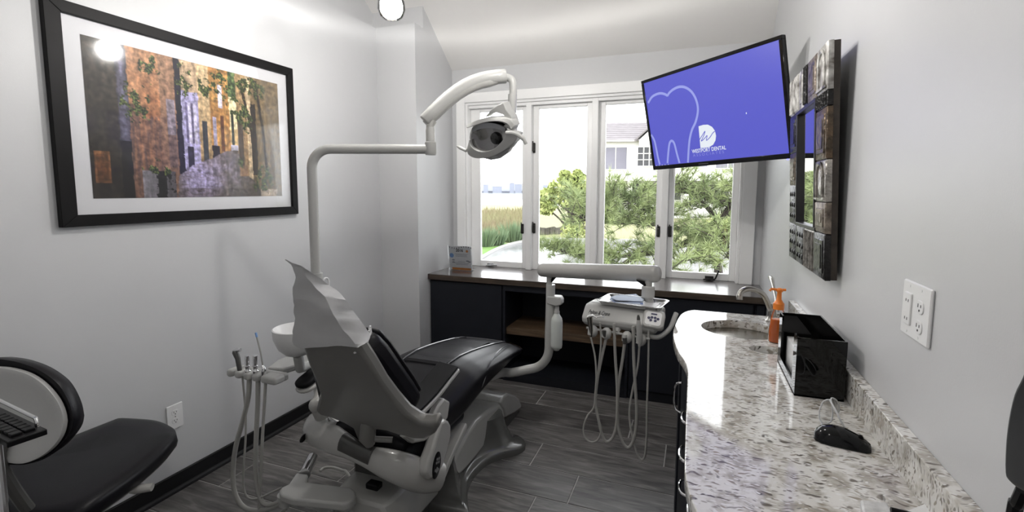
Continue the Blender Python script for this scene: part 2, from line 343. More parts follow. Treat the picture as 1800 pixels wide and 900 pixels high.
# ================================================================== LIGHTS
LAMP = V((-1.355, 1.999, 2.344))
def glow(name, col, st):      # clear glowing bulb: gives off light and lets light through
    m = bpy.data.materials.new(name); m.use_nodes = True; N = m.node_tree.nodes; L = m.node_tree.links
    N.remove(N['Principled BSDF']); out = N['Material Output']; e = N.new('ShaderNodeEmission'); e.inputs[0].default_value = (*col, 1); e.inputs[1].default_value = st
    tr = N.new('ShaderNodeBsdfTransparent'); a = N.new('ShaderNodeAddShader'); L.new(e.outputs[0], a.inputs[0]); L.new(tr.outputs[0], a.inputs[1]); L.new(a.outputs[0], out.inputs[0]); return m
BULB = glow('lit_bulb', (1, .97, .90), 9)
GLOBE = thin_glass('clear_glass_shade', (.97, .97, .97), .02, 1.6)
def pendant(name, c, label, power):
    t = thing(name, label, 'light', (c.x, c.y, 3.6))
    M = Matrix.Translation(c)
    obj('glass_shade', lathe([(.018, .075), (.045, .055), (.062, .02), (.064, -.015), (.05, -.045), (.03, -.058), (.012, -.06)], M, 20), GLOBE, t, sm=60)
    obj('bulb', lathe([(.004, -.05), (.03, -.042), (.048, -.02), (.052, .01), (.042, .04), (.016, .06)], M, 18), BULB, t, sm=80)
    obj('socket', lathe([(.018, .05), (.024, .055), (.026, .12), (.012, .14)], M, 16), NICK, t)
    obj('cord', tube([c+V((0, 0, .13)), V((c.x, c.y, 3.59))], .004, 6), BLK, t)
    obj('canopy', lathe([(.06, 0), (.06, -.012), (.045, -.025), (.01, -.03)], Matrix.Translation((c.x, c.y, 3.6)), 20), NICK, t)
    ld = bpy.data.lights.new('pendant_glow', 'POINT'); ld.energy = power; ld.shadow_soft_size = .045; ld.color = (1, .975, .94)
    # angular distribution of the moulded glass shade: a bright rim just above the horizontal, dimmer above it
    ld.use_nodes = True; N = ld.node_tree.nodes; L = ld.node_tree.links; em = N['Emission']
    tcn = N.new('ShaderNodeTexCoord'); sp = N.new('ShaderNodeSeparateXYZ'); L.new(tcn.outputs['Normal'], sp.inputs[0])
    mr = N.new('ShaderNodeMapRange'); L.new(sp.outputs['Z'], mr.inputs[0]); mr.inputs[1].default_value = -1; mr.inputs[2].default_value = 1
    rp = N.new('ShaderNodeValToRGB'); L.new(mr.outputs[0], rp.inputs[0]); e = rp.color_ramp.elements
    e[0].position = 0; e[0].color = (.13, .13, .13, 1); e[1].position = 1; e[1].color = (.22, .22, .22, 1)
    for deg, v in ((-60, .17), (-45, .25), (-30, .36), (-10, .47), (6, .47), (10, .58), (12.3, 1.0), (14.2, .62), (16.5, .32), (30, .28)):
        q = e.new((math.sin(math.radians(deg))+1)/2); q.color = (v, v, v, 1)
    L.new(rp.outputs[0], em.inputs[0]); em.inputs[1].default_value = 1
    lo = bpy.data.objects.new('pendant_glow', ld); COL.objects.link(lo); lo.location = c; par(lo, t)
    return t
pendant('pendant_light', LAMP, 'lit clear glass pendant lamp hanging above the dental chair', 80)
pendant('pendant_light', V((-.5, 1.75, 2.344)), 'added unseen pendant lamp brightening the room between the chair and the counter', 38)  # extra lamp added above the view to brighten counter and window side
pendant('pendant_light', V((-.45, .35, 2.344)), 'added unseen pendant lamp as fill light over the viewer beside the counter', 14)  # another added lamp, out of view, weak fill for the near end

# ================================================================== WINDOW LEDGE AND CABINETS
YF = 3.44
wt = thing('window_ledge', 'dark glossy reclaimed wood ledge under the window', 'countertop', (-.8, 3.6, LZ-.045))
obj('top', box((XC, YF+.004, LZ-.042), (XR, YW, LZ)), LEDGE, wt, bev=.002)
obj('sill_board', box((WX0+.018, YW, LZ-.02), (WX1-.018, YS+.03, LZ)), LEDGE, wt)
obj('front_edge', box((XC+.02, YF-.004, LZ-.043), (XR, YF+.004, LZ-.001)), LEDGE2, wt, bev=.002)
YD = YF+.025
ux = [XC, at(884, 560, Y=YD).x, at(1103, 640, Y=YD).x, at(1327, 545, Y=YD).x, XR]
CZ = LZ-.045
def closed_unit(x0, x1, label):
    t = thing('window_cabinet', label, 'cabinet', ((x0+x1)/2, 3.6, 0))
    obj('body', box((x0+.002, YD+.02, .0), (x1-.002, YW-.01, CZ)), NAVY, t)
    obj('door', box((x0+.012, YD, .075), (x1-.012, YD+.018, CZ-.012)), NAVY, t, bev=.002)
    obj('toe_kick', box((x0+.004, YD+.012, 0), (x1-.004, YD+.02, .07)), NAVYI, t)
    return t
closed_unit(ux[0], ux[1], 'navy window cabinet with plain front beside the grey corner wall')
t = thing('open_bookcase', 'navy open shelf unit under the window with brown wooden shelf', 'shelf', ((ux[1]+ux[2])/2, 3.6, 0))
x0, x1 = ux[1], ux[2]
obj('side_panel', box((x0, YD, 0), (x0+.018, YW-.01, CZ)), NAVY, t, bev=.001)
obj('side_panel', box((x1-.018, YD, 0), (x1, YW-.01, CZ)), NAVY, t, bev=.001)
obj('back_panel', box((x0+.018, YW-.03, 0), (x1-.018, YW-.012, CZ)), NAVYI, t)
obj('top_rail', box((x0+.018, YD, CZ-.05), (x1-.018, YD+.018, CZ)), NAVY, t)
obj('bottom_panel', box((x0+.018, YD, .0), (x1-.018, YW-.03, .07)), NAVYI, t)
shz = at(890, 575, Y=YD+.03).z
obj('shelf_board', box((x0+.018, YD+.03, shz-.055), (x1-.018, YW-.03, shz)), SHELFW, t, bev=.002, label='thick brown wooden shelf board')
closed_unit(ux[2], ux[3], 'navy window cabinet with plain front behind the delivery unit hoses')
closed_unit(ux[3], ux[4], 'narrow navy window cabinet in the corner beside the counter')

# ---- acrylic leaflet holder
t = thing('leaflet_stand', 'clear acrylic leaflet stand with 2016 flyer on the ledge', 'sign', at(810, 476, Z=LZ))
A, B = at(790, 474, Z=LZ), at(831, 477, Z=LZ); ex = (B-A).normalized(); c = (A+B)/2; H = .215; Wd = (B-A).length
M = frame(c+V((0, .0, 0)), ex.cross(V((0, -.10, 1)).normalized()), ex)   # local x right, y up, z toward viewer
obj('leaflet', cbox((0, H/2+.004, 0), (Wd*.96, H*.96, .001), M), mat('bright_paper', (.93, .93, .94), .6, var=.01), t, sm=0, label='white 2016 flyer')
obj('holder', join(cbox((0, H/2, .004), (Wd, H, .002), M), cbox((0, H/2, -.004), (Wd, H, .002), M), cbox((0, .002, -.02), (Wd, .003, .07), M)), CLEAR, t, sm=0)
INK = mat('black_ink', (.02, .02, .03), .6, var=.05); ORG = mat('orange_print', (.75, .28, .05), .6, var=.1); BLU = mat('blue_print', (.25, .45, .8), .6, var=.1); GRYI = mat('grey_print', (.4, .4, .45), .6, var=.1)
MB_ = M @ Matrix.Translation((0, 0, .0006))
text('year_lettering', '2016', MB_ @ Matrix.Translation((-.004, H*.765, 0)), .034, INK, t, bold=.0012, align='CENTER', ext=.0001)
obj('sun_mark', lathe([(.011, 0), (.011, .0003)], MB_ @ Matrix.Translation((Wd*.3, H*.795, 0)), 14), ORG, t)
obj('round_mark', lathe([(.02, 0), (.02, .0003)], MB_ @ Matrix.Translation((-Wd*.36, H*.6, 0)), 16), BLU, t)
obj('text_lines', join(*[cbox((.012, H*q, .0002), (Wd*ww, .003, .0003), MB_) for q, ww in ((.67, .55), (.625, .45), (.58, .5), (.36, .3), (.3, .62), (.25, .5))]), GRYI, t, sm=0)
obj('picture_strip', join(cbox((.008, H*.07, .0002), (Wd*.8, H*.09, .0003), MB_)), ORG, t, sm=0)
obj('bunting', join(*[prism([MB_ @ V((-Wd*.45+i*Wd*.1, H*.955-.008*math.sin(i*PI/4.5), 0)), MB_ @ V((-Wd*.45+i*Wd*.1+.01, H*.955-.008*math.sin(i*PI/4.5), 0)), MB_ @ V((-Wd*.45+i*Wd*.1+.005, H*.955-.014-.008*math.sin(i*PI/4.5), 0))], (0, -.0003, 0)) for i in range(10)]), INK, t, sm=0)
for a, b in ((-.3, .42), (-.3, .33), (.3, .4), (.38, .37)): obj('drawing', lathe([(.009, 0), (.009, .0003)], MB_ @ Matrix.Translation((a*Wd, H*b, 0)), 8, 1.6, .7), GRYI, t)

# ================================================================== RIGHT COUNTER
WTZ = .90
outline = [(XR, 2.573), (.2, 2.573), (.01, 2.573), (-.022, 2.535), (-.047, 2.458), (-.063, 2.305), (-.069, 2.15), (-.063, 2.031), (-.043, 1.888), (-.019, 1.791), (-.006, 1.71), (-.003, 1.62), (-.002, 1.348), (0, 1.094), (.003, 1.035), (.011, .979), (.025, .925), (.05, .865), (.095, .80), (.16, .755), (.25, .73), (XR, .73)]
cu = bpy.data.curves.new('top', 'CURVE'); cu.dimensions = '2D'; cu.fill_mode = 'BOTH'; cu.extrude = .0155; cu.bevel_depth = .0025; cu.bevel_resolution = 1
def spline(pts):
    sp = cu.splines.new('POLY'); sp.points.add(len(pts)-1); sp.use_cyclic_u = True
    for q, p in zip(sp.points, pts): q.co = (p[0], p[1], 0, 1)
oo = [V((p[0], p[1], 0)) for p in outline]
spline([(p.x, p.y) for p in [oo[0], oo[1]] + smooth(oo[2:20], 4) + oo[20:]])
SK = (.205, 2.285, .165, .148); HO = (.275, 2.018, .066, .052)
for c in (SK, HO): spline([(c[0]+c[2]*math.cos(2*PI*k/40), c[1]+c[3]*math.sin(2*PI*k/40)) for k in range(40)])
me = curve_mesh(cu); me.name = 'top'; me.transform(Matrix.Translation((0, 0, WTZ-.018))); me.materials.clear(); me.materials.append(GRAN)
cw = thing('counter_worktop', 'white and brown speckled stone worktop with curved front along right wall', 'countertop', (.22, 1.6, WTZ-.036))
link('top', me, cw)
obj('backsplash', box((XR-.028, .73, WTZ), (XR, 2.573, .985)), GRAN, cw, bev=.002)
t = thing('round_sink', 'round stainless steel sink set in the stone worktop', 'sink', (SK[0], SK[1], WTZ-.17))
obj('basin', lathe([(1.06, -.036), (1.0, -.036), (.995, -.10), (.96, -.15), (.85, -.172), (.15, -.178), (.15, -.182), (.86, -.178), (.98, -.155), (1.02, -.10), (1.06, -.042)], Matrix.Translation((SK[0], SK[1], WTZ)) @ Matrix.Diagonal((SK[2], SK[3], 1, 1)), 40), STEEL, t, sm=50)
obj('drain', lathe([(.022, 0), (.022, .003), (.016, .004), (.014, .001), (.002, .001)], Matrix.Translation((SK[0], SK[1], WTZ-.1775)), 20), CHROME, t)
t = obj('waste_chute', lathe([(1.08, -.036), (1.0, -.036), (.98, -.2), (.9, -.25), (.05, -.25), (.05, -.253), (.93, -.253), (1.02, -.2), (1.08, -.04)], Matrix.Translation((HO[0], HO[1], WTZ)) @ Matrix.Diagonal((HO[2], HO[3], 1, 1)), 32), PLAS2, sm=50)
tag(t, 'small round waste chute opening in worktop beside the sink', 'chute')
# cabinets below
def pull(parent, c, ax, out, half=.045, h=.026, r=.0045):
    c = V(c); ax = V(ax); out = V(out)
    pts = [c+ax*(-half), c+ax*(-half*.85)+out*h*.7, c+ax*(-half*.4)+out*h, c+ax*(half*.4)+out*h, c+ax*(half*.85)+out*h*.7, c+ax*half]
    obj('handle', tube(smooth(pts, 5), r, 8), CHROME, parent, label='arched chrome handle')
t = thing('sink_cabinet', 'dark cabinet with bowed front under the sink', 'cabinet', (.2, 2.2, 0))
bow = [V((p.x+.026, p.y, 0)) for p in smooth(oo[3:12], 4)]
prof = [(XR-.002, bow[0].y-.005)] + [(p.x, min(p.y, bow[0].y-.005)) for p in bow] + [(XR-.002, bow[-1].y)]
def bowed(z0, z1, d): return prism([(x+(d if 0 < i < len(prof)-1 else 0), y, z0) for i, (x, y) in enumerate(prof)], (0, 0, z1-z0))
def shellw(d0, d1, z0, z1, a=1, b=-1):
    P = prof[1:-1][a:b]; return prism([(x+d0, y, z0) for x, y in P] + [(x+d1, y, z0) for x, y in reversed(P)], (0, 0, z1-z0))
obj('body', join(shellw(.018, .03, .10, WTZ-.037, 0, None), box((.05, bow[0].y-.03, .10), (XR-.002, bow[0].y-.012, WTZ-.037)), box((.05, 1.625, .10), (XR-.002, 1.64, WTZ-.037)), box((.03, 1.64, .1), (XR-.002, bow[0].y-.03, .118))), NAVY, t, sm=30)
obj('toe_kick', shellw(.05, .06, .0, .10, 0, None), NAVYI, t)
dr = obj('door', shellw(0, .017, .12, WTZ-.05, 2, 17), NAVY, t, sm=30)
dr2 = obj('door', shellw(0, .017, .12, WTZ-.05, 18, -3), NAVY, t, sm=30)
hx = at(1187, 624, Y=1.95); pull(dr2, (-.026, 1.93, .70), (0, 0, 1), (-1, .35, 0), .06)
def drawers(y0, y1, hy, label, xf=.024):
    t = thing('drawer_cabinet', label, 'cabinet', (.2, (y0+y1)/2, 0))
    obj('body', box((xf+.02, y0+.001, .10), (XR-.002, y1-.001, WTZ-.037)), NAVY, t)
    obj('toe_kick', box((xf+.05, y0+.001, 0), (xf+.06, y1-.001, .10)), NAVYI, t)
    for a, b in ((.66, .855), (.40, .652), (.112, .392)):
        d = obj('drawer', box((xf, y0+.003, a), (xf+.018, y1-.003, b)), NAVY, t, bev=.002)
        pull(d, (xf, hy, (a+b)/2+.03), (0, 1, 0), (-1, 0, 0), .05, .04)
drawers(1.44, 1.622, 1.57, 'narrow dark drawer cabinet next to the sink cabinet')
drawers(1.18, 1.438, 1.345, 'dark drawer cabinet midway along the counter')
drawers(.80, 1.178, 1.10, 'dark drawer cabinet at the near end of the counter', .05)

# ---- faucet
FB = V((.345, 2.47, WTZ))
t = thing('faucet', 'brushed nickel faucet with lever behind the round sink', 'faucet', FB)
obj('base', lathe([(.028, 0), (.028, .006), (.02, .012), (.017, .03), (.016, .07), (.012, .085)], Matrix.Translation(FB), 20), NICK, t, sm=50)
sp = [FB+V((0, 0, .05)), at(1353, 541, Y=2.46), at(1343, 520, Y=2.45), at(1330, 511, Y=2.44), at(1315, 508, Y=2.42), at(1304, 512, Y=2.40), at(1300, 520, Y=2.39), at(1299.5, 527, Y=2.385)]
obj('spout', tube(smooth(sp, 6), [.013]*6+[.0125]*30+[.0135]*7, 12), NICK, t, sm=60)
hv = [FB+V((.03, .03, .0)), at(1365, 530, X=.385), at(1361, 510, X=.385), at(1357, 492, X=.385), at(1354, 487, X=.385)]
obj('lever', join(tube(smooth(hv, 5), [.009]*6+[.007]*5+[.007, .0075, .0085, .0095, .011]+[.0125]*4+[.008], 10), lathe([(.022, 0), (.022, .006), (.014, .012), (.011, .035)], Matrix.Translation((FB.x+.03, FB.y+.03, WTZ)), 16)), NICK, t, sm=60)

# ---- soap bottle
S0 = V((.319, 2.13, WTZ))
t = thing('soap_bottle', 'clear pump bottle of orange hand soap beside the sink', 'soap bottle', S0)
ORL = mat('orange_soap', (.85, .20, .03), .15, var=.05); ORP = mat('orange_pump_plastic', (.86, .24, .03), .35, var=.05)
M = Matrix.Translation(S0)
obj('soap', lathe([(.026, .003), (.0285, .012), (.0285, .05), (.025, .095), (.001, .096)], M, 20, 1, .75), ORL, t, sm=60)
obj('bottle', lathe([(.026, .0), (.031, .006), (.031, .05), (.026, .105), (.023, .125), (.017, .133), (.017, .139)], M, 20, 1, .75), CLEAR, t, sm=60)
obj('pump_collar', lathe([(.02, .135), (.02, .158), (.015, .164), (.009, .175), (.008, .205)], M, 16), ORP, t)
obj('pump_nozzle', join(lathe([(.012, .205), (.013, .214), (.006, .219)], M, 12), tube([S0+V((0, 0, .212)), S0+V((-.03, -.004, .214)), S0+V((-.034, -.004, .206))], .005, 8), tube([S0+V((0, 0, .212)), S0+V((.022, .002, .213))], .005, 8)), ORP, t)
obj('label_sticker', lathe([(.0, 0), (.019, .0), (.019, .0006), (0, .0006)], frame(S0+V((.017, -.0225, .065)), (.45, -1, 0)), 18, .75, 1.5), mat('lilac_label', (.62, .58, .7), .5, var=.15, vscale=60), t)

# ---- smoked acrylic box
q0, q1, q2 = at(1371, 636, Z=WTZ), at(1394, 694, Z=WTZ), at(1475, 707, Z=WTZ)
h = .175
t = thing('acrylic_dispenser_box', 'smoked black acrylic dispenser box standing against the backsplash', 'dispenser', (q1+q2)/2)
bx0, bx1, by0, by1 = .290, .415, 1.583, 1.90; th = .005
obj('front_panel', box((bx0, by0, WTZ), (bx1, by0+th, WTZ+h)), SMOKE, t, sm=0)
obj('back_panel', box((bx0, by1-th, WTZ), (bx1, by1, WTZ+h)), SMOKE, t, sm=0)
obj('wall_side_panel', box((bx1-th, by0+th, WTZ), (bx1, by1-th, WTZ+h)), SMOKE, t, sm=0)
obj('open_side_panel', join(box((bx0, by0+th, WTZ), (bx0+th, by1-th, WTZ+.03)), box((bx0, by0+th, WTZ+.03), (bx0+th, by0+.05, WTZ+h)), box((bx0, by1-.05, WTZ+.03), (bx0+th, by1-th, WTZ+h))), SMOKE, t, sm=0)
obj('bottom_panel', box((bx0, by0, WTZ), (bx1, by1, WTZ+th)), GBLK, t, sm=0)
t = obj('glove_box', box((bx0+.02, by0+.02, WTZ+th), (bx1-.02, by1-.03, WTZ+.10)), WPLA, bev=.002)
tag(t, 'white paper box inside the smoked acrylic dispenser', 'box')

# ---- computer mouse
c = (at(1432, 775, Z=WTZ)+at(1538, 800, Z=WTZ))/2; c.y = 1.315
t = thing('computer_mouse', 'black computer mouse lying on the speckled worktop', 'mouse', c)
ax = V((1, -.22, 0)).normalized(); M = frame(c, (0, 0, 1), ax)
rings = []
for u, wx, hz in ((-.056, .012, .012), (-.052, .022, .022), (-.04, .03, .032), (-.02, .033, .038), (.005, .031, .037), (.03, .029, .028), (.048, .027, .018), (.056, .02, .011), (.058, .012, .007)):
    rings.append([M @ V((u, wx*math.cos(a), .001+max(0, hz*math.sin(a))**1.0)) for a in [PI*k/12 for k in range(13)]] + [M @ V((u, 0, .001))])
obj('shell', loft(rings), GBLK, t, sm=50)
obj('scroll_wheel', tube([M @ V((.036, -.004, .024)), M @ V((.036, .004, .024))], .006, 12), RUBB, t)
obj('button_seam', tube(smooth([M @ V((.056, 0, .013)), M @ V((.03, 0, .0293)), M @ V((.005, 0, .0385))], 4), .0008, 5), BLK, t)
# ---- safety glasses
t = thing('safety_glasses', 'clear plastic safety glasses resting behind the mouse', 'glasses', at(1462, 750, Z=WTZ))
p = lambda x, y, yy: at(x, y, Y=yy)
g0 = 1.40
l1 = smooth([p(1440, 722, g0), p(1447, 706, g0), p(1458, 703, g0), p(1463, 716, g0+.01), p(1462, 738, g0+.01), p(1452, 745, g0), p(1441, 738, g0), p(1440, 722, g0)], 4)
obj('lens', prism([q for q in l1[:-1]], (.001, -.002, 0)), CLEAR, t)
l2 = smooth([p(1464, 716, g0+.01), p(1461, 700, g0+.02), p(1470, 703, g0+.04), p(1476, 716, g0+.05), p(1472, 728, g0+.04), p(1464, 716, g0+.01)], 4)
obj('lens', prism([q for q in l2[:-1]], (.001, -.002, 0)), CLEAR, t)
FR = mat('clear_plastic_frame', (.75, .76, .78), .12, var=.03, spec=.8)
obj('frame', join(tube(l1, .0016, 6), tube(l2, .0014, 6)), FR, t)
obj('temple_arm', tube(smooth([p(1458, 702, g0), p(1468, 720, g0-.02), p(1478, 740, g0-.03), at(1485, 752, Z=WTZ+.004)], 4), .0022, 6), FR, t)
obj('temple_arm', tube(smooth([p(1441, 738, g0), p(1446, 748, g0-.01), at(1452, 753, Z=WTZ+.004)], 4), .0022, 6), FR, t)
# ---- papers at the near end
t = thing('tissue_packet', 'white printed paper packet lying at the near counter end', 'packet', at(1560, 892, Z=WTZ))
a, b, c_, d = at(1512, 877, Z=WTZ+.02), at(1560, 882, Z=WTZ+.02), at(1590, 940, Z=WTZ+.02), at(1525, 935, Z=WTZ+.02)
obj('wrapper', prism([a, b, c_, d], (0, 0, -.019)), mat('printed_wrapper', (.78, .78, .77), .5, col2=(.45, .45, .45), vscale=40), t, bev=.004)
t = obj('folded_paper', prism([at(1590, 900, Z=WTZ+.004), at(1630, 884, Z=WTZ+.012), at(1665, 905, Z=WTZ+.006), at(1660, 940, Z=WTZ+.003), at(1600, 935, Z=WTZ+.003)], (0, 0, -.002)), WPLA)
tag(t, 'folded white paper sheet beside the printed packet', 'paper')
t = obj('black_pen', tube([at(1566, 896, Z=WTZ+.026), at(1630, 912, Z=WTZ+.022)], .005, 8), BLK)
tag(t, 'black pen lying across the paper packet', 'pen')

# ---- black monitor shell on the right edge
t = thing('desk_monitor', 'black rounded monitor housing at the right edge of the counter', 'monitor', (.36, .80, WTZ))
X_ = .38
edge = [(1806, 625), (1792, 660), (1778, 690), (1768, 735), (1763, 780), (1762, 828), (1768, 846), (1782, 858), (1803, 869)]
P1 = [at(x, y, X=X_) for x, y in smooth([V((x, y, 0)) for x, y in edge], 3) for x, y in ((x, y),)] if False else [at(v.x, v.y, X=X_) for v in smooth([V((x, y, 0)) for x, y in edge], 3)]
back = [V((X_, .60, P1[-1].z)), V((X_, .60, P1[0].z))]
obj('housing', prism(P1+back, (.055, 0, 0)), BLK, t, bev=.014, seg=3)
obj('neck', tube(smooth([at(1800, 862, X=X_+.02), at(1790, 884, X=X_+.02), at(1782, 905, X=X_+.02), V((X_+.02, .79, WTZ+.02)), V((X_+.02, .77, WTZ+.008))], 5), .008, 8), BLK, t)
obj('foot', lathe([(.045, 0), (.045, .006), (.03, .012), (.004, .014)], Matrix.Translation((X_-.03, .79, WTZ)), 20), BLK, t)
obj('brand_mark', cbox((X_-.0006, .765, P1[-6].z+.02), (.0008, .03, .003)), GRYI, t, sm=0) if False else None

# ---- switch / outlet plates
def outlet_face(parent, M, oy):
    b = obj('socket', slab(.034, .028, .011, .005, .0075, M @ Matrix.Translation((0, oy, 0)), .0008), WPLA, parent, sm=40)
    obj('slot', join(cbox((-.0065, oy+.003, .0076), (.002, .008, .0008), M), cbox((.0065, oy+.003, .0076), (.002, .006, .0008), M), lathe([(.0025, .0072), (.0025, .008)], M @ Matrix.Translation((0, oy-.007, 0)), 8)), BLK, b, sm=0)
M = frame((XL, 1.578, .376), (1, 0, 0), (0, 1, 0))
t = thing('wall_outlet', 'white duplex wall outlet low on the left wall above the baseboard', 'outlet', (XL, 1.578, .376))
obj('plate', slab(.079, .124, .004, 0, .006, M, .002), WPLA, t, sm=40)
outlet_face(t, M, .021); outlet_face(t, M, -.021)
obj('screw', lathe([(.003, .006), (.003, .0068)], M, 8), CHROME, t)
sw = [at(*q, X=XR) for q in ((1596, 493), (1587.6, 581), (1646.8, 509), (1635.6, 612))]
c = sum(sw, V())/4
M = frame(c, (-1, 0, 0), (0, -1, 0))
t = thing('double_wall_plate', 'white double wall plate with two receptacles above the backsplash', 'outlet', c)
obj('plate', slab(.139, .121, .004, 0, .007, M, .0025), WPLA, t, sm=40)
M1 = M @ Matrix.Translation((-.033, 0, 0)); M2 = M @ Matrix.Translation((.026, -.006, 0))
dd = obj('rectangular_receptacle', slab(.036, .070, .003, .006, .0105, M1, .0012), WPLA, t, sm=40)
obj('slot', join(*[cbox((a, b, .0106), (.002, .006, .0008), M1) for a in (-.006, .006) for b in (-.022, .018)]), BLK, dd, sm=0)
outlet_face(t, M2 @ Matrix.Translation((0, 0, .0015)), .021); outlet_face(t, M2 @ Matrix.Translation((0, 0, .0015)), -.021)
obj('screw', join(*[lathe([(.003, .007), (.003, .0078)], M @ Matrix.Translation((a, b, 0)), 8) for a in (-.033, .026) for b in (-.05, .05)]), WPLA, t)

# ================================================================== FRAMED PICTURE
PX = XL + .03
pY0, pY1, pZ0, pZ1 = 1.176, 2.412, 1.347, 2.243
t = thing('framed_picture', 'large black framed print of a sunlit village alley on left wall', 'picture', (XL, (pY0+pY1)/2, pZ0))
FRB = mat('black_wood_frame', (.008, .0075, .008), .5, var=.15, vscale=8, spec=.15)
fw = .056
def bar(a, b, c, d): # quad in (Y,Z), extruded in X
    return prism([(XL+.002, *q) for q in (a, b, c, d)], (.028, 0, 0))
i0, i1, j0, j1 = pY0+fw, pY1-fw*.75, pZ0+fw*.85, pZ1-fw*.85
obj('frame_bar', bar((pY0, pZ0), (pY1, pZ0), (i1, j0), (i0, j0)), FRB, t, bev=.002)
obj('frame_bar', bar((pY0, pZ1), (pY1, pZ1), (i1, j1), (i0, j1)), FRB, t, bev=.002)
obj('frame_bar', bar((pY0, pZ0), (i0, j0), (i0, j1), (pY0, pZ1)), FRB, t, bev=.002)
obj('frame_bar', bar((pY1, pZ0), (i1, j0), (i1, j1), (pY1, pZ1)), FRB, t, bev=.002)
obj('mat_board', box((XL+.008, i0, j0), (XL+.012, i1, j1)), mat('white_mat_board', (.74, .74, .765), .7, var=.01), t, sm=0)
def hexc(r, g, b): return tuple((c/255/12.92 if c/255 < .04045 else ((c/255+.055)/1.055)**2.4) for c in (r, g, b))
def lerp(a, b, t): t = max(0, min(1, t)); return tuple(x+(y-x)*t for x, y in zip(a, b))
def inpoly(u, v, P):
    c = False; j = len(P)-1
    for i in range(len(P)):
        (x1, y1), (x2, y2) = P[i], P[j]
        if (y1 > v) != (y2 > v) and u < (x2-x1)*(v-y1)/(y2-y1)+x1: c = not c
        j = i
    return c
ROAD = [(.36, 1.02), (.37, .84), (.45, .755), (.55, .70), (.60, .655), (.655, .63), (.71, .62), (.715, .70), (.74, .80), (.80, .86), (.84, .94), (.88, 1.02)]
def paint(u, v):     # v from the top
    nz = lambda s, o=0: noise.fractal(V((u*s*1.5, v*s, o)), .7, 2.0, 5)
    w = .004*nz(14, 3); uu = u + w; vv = v + .005*nz(14, 9)
    st = nz(30, 1); big = nz(6, 5); vert = noise.fractal(V((u*60, v*5, 2)), .7, 2, 4)
    road = inpoly(uu, vv, ROAD)
    if road:
        c = lerp((112, 100, 92), (178, 168, 205), 1.1-abs(uu-.47)*3.4-abs(vv-.78)*1.2+.4*big)
        c = lerp(c, (84, 72, 66), .5*max(0, noise.fractal(V((u*22, v*70, 4)), .7, 2, 4))+(.35 if vv > .93 else 0))
    elif uu < .12:
        c = lerp((104, 96, 84), (58, 50, 44), .3+vv*.9+.5*big)
        if .015 < u < .075 and .70 < v < .90: c = (140, 96, 58) if not (.022 < u < .068 and .715 < v < .885) else (118, 78, 44)
    elif uu < .165:
        c = (122, 118, 142) if v < .62 else (34, 30, 32)
        c = lerp(c, (40, 36, 40), abs(uu-.143)*22)
    elif uu < .30:
        c = lerp((196, 150, 112), (166, 112, 74), vv*1.6+.5*big)
        if vv > .42+.1*big: c = lerp((128, 100, 88), (150, 108, 80), .5+vert)
        if vv > .8: c = lerp(c, (120, 92, 84), .5)
    elif uu < .375:
        c = lerp((172, 136, 108), (140, 106, 90), vv+.4*vert)
        if .33 < u < .37 and .30 < v < .55: c = (150, 138, 150)
        if .33 < u < .37 and .55 < v < .78: c = (128, 104, 100)
    elif uu < .405: c = (46, 42, 62)
    elif uu < .49:
        c = (196, 170, 140) if vv < .22 else (176, 170, 208)
        if .42 < u < .48 and .30 < v < .60: c = (206, 200, 226) if int((u-.42)*70) % 2 else (120, 112, 150)
        if .42 < u < .455 and .62 < v < .80: c = (62, 56, 86)
    elif uu < .555:
        c = lerp((208, 184, 146), (186, 156, 116), vv*1.2+.4*vert)
        if .505 < u < .535 and .42 < v < .74: c = (76, 80, 92)
    elif uu < .665:
        c = lerp((176, 128, 74), (204, 158, 92), .5+.8*big)
        if .60 < u < .625 and .12 < v < .30: c = (222, 216, 232)
        if .565 < u < .585 and .38 < v < .66: c = (176, 170, 196)
        if .61 < u < .63 and .36 < v < .64: c = (120, 74, 50)
        if .55 < u < .60 and .60 < v < .74: c = (52, 46, 66)
    elif uu < .71:
        c = (236, 222, 180) if vv < .45 else (214, 184, 128)
        if .675 < u < .69 and .33 < v < .58: c = (52, 62, 56)
        if vv < .2: c = lerp((70, 96, 60), (120, 140, 90), .5+st)
        if vv > .58: c = (190, 186, 204)
    elif uu < .80:
        c = lerp((186, 158, 116), (150, 120, 84), vv+.4*vert)
        if .715 < u < .745 and .38 < v < .78: c = (92, 72, 54)
        if u > .775: c = (206, 184, 150)
    elif uu < .835: c = lerp((44, 34, 28), (64, 48, 38), .5+st) if .22 < vv < .82 else (140, 118, 84)
    else:
        c = lerp((158, 136, 98), (120, 100, 66), .4+vv*.5+.6*vert)
        if .925 < u < .955 and .52 < v < .86: c = lerp(c, (96, 78, 52), .6)
    # trunks
    for x0, y0, x1, y1 in ((.74, .05, .80, .45), (.80, .45, .82, .8), (.84, .02, .88, .45), (.88, .45, .90, .85)):
        if y0 < vv < y1 and abs(uu-(x0+(x1-x0)*(vv-y0)/(y1-y0))) < .009: c = (66, 52, 40)
    # planter and pots
    if .20 < u < .355 and v > .815:
        c = lerp((146, 142, 150), (108, 102, 110), (u-.2)*7+.5*st)
        if .27 < uu < .31 or (st > .12 and uu > .26): c = (34, 32, 36)
    if .845 < u < .965 and v > .935: c = (178, 160, 138)
    if .715 < u < .765 and .74 < v < .83: c = (150, 116, 84)
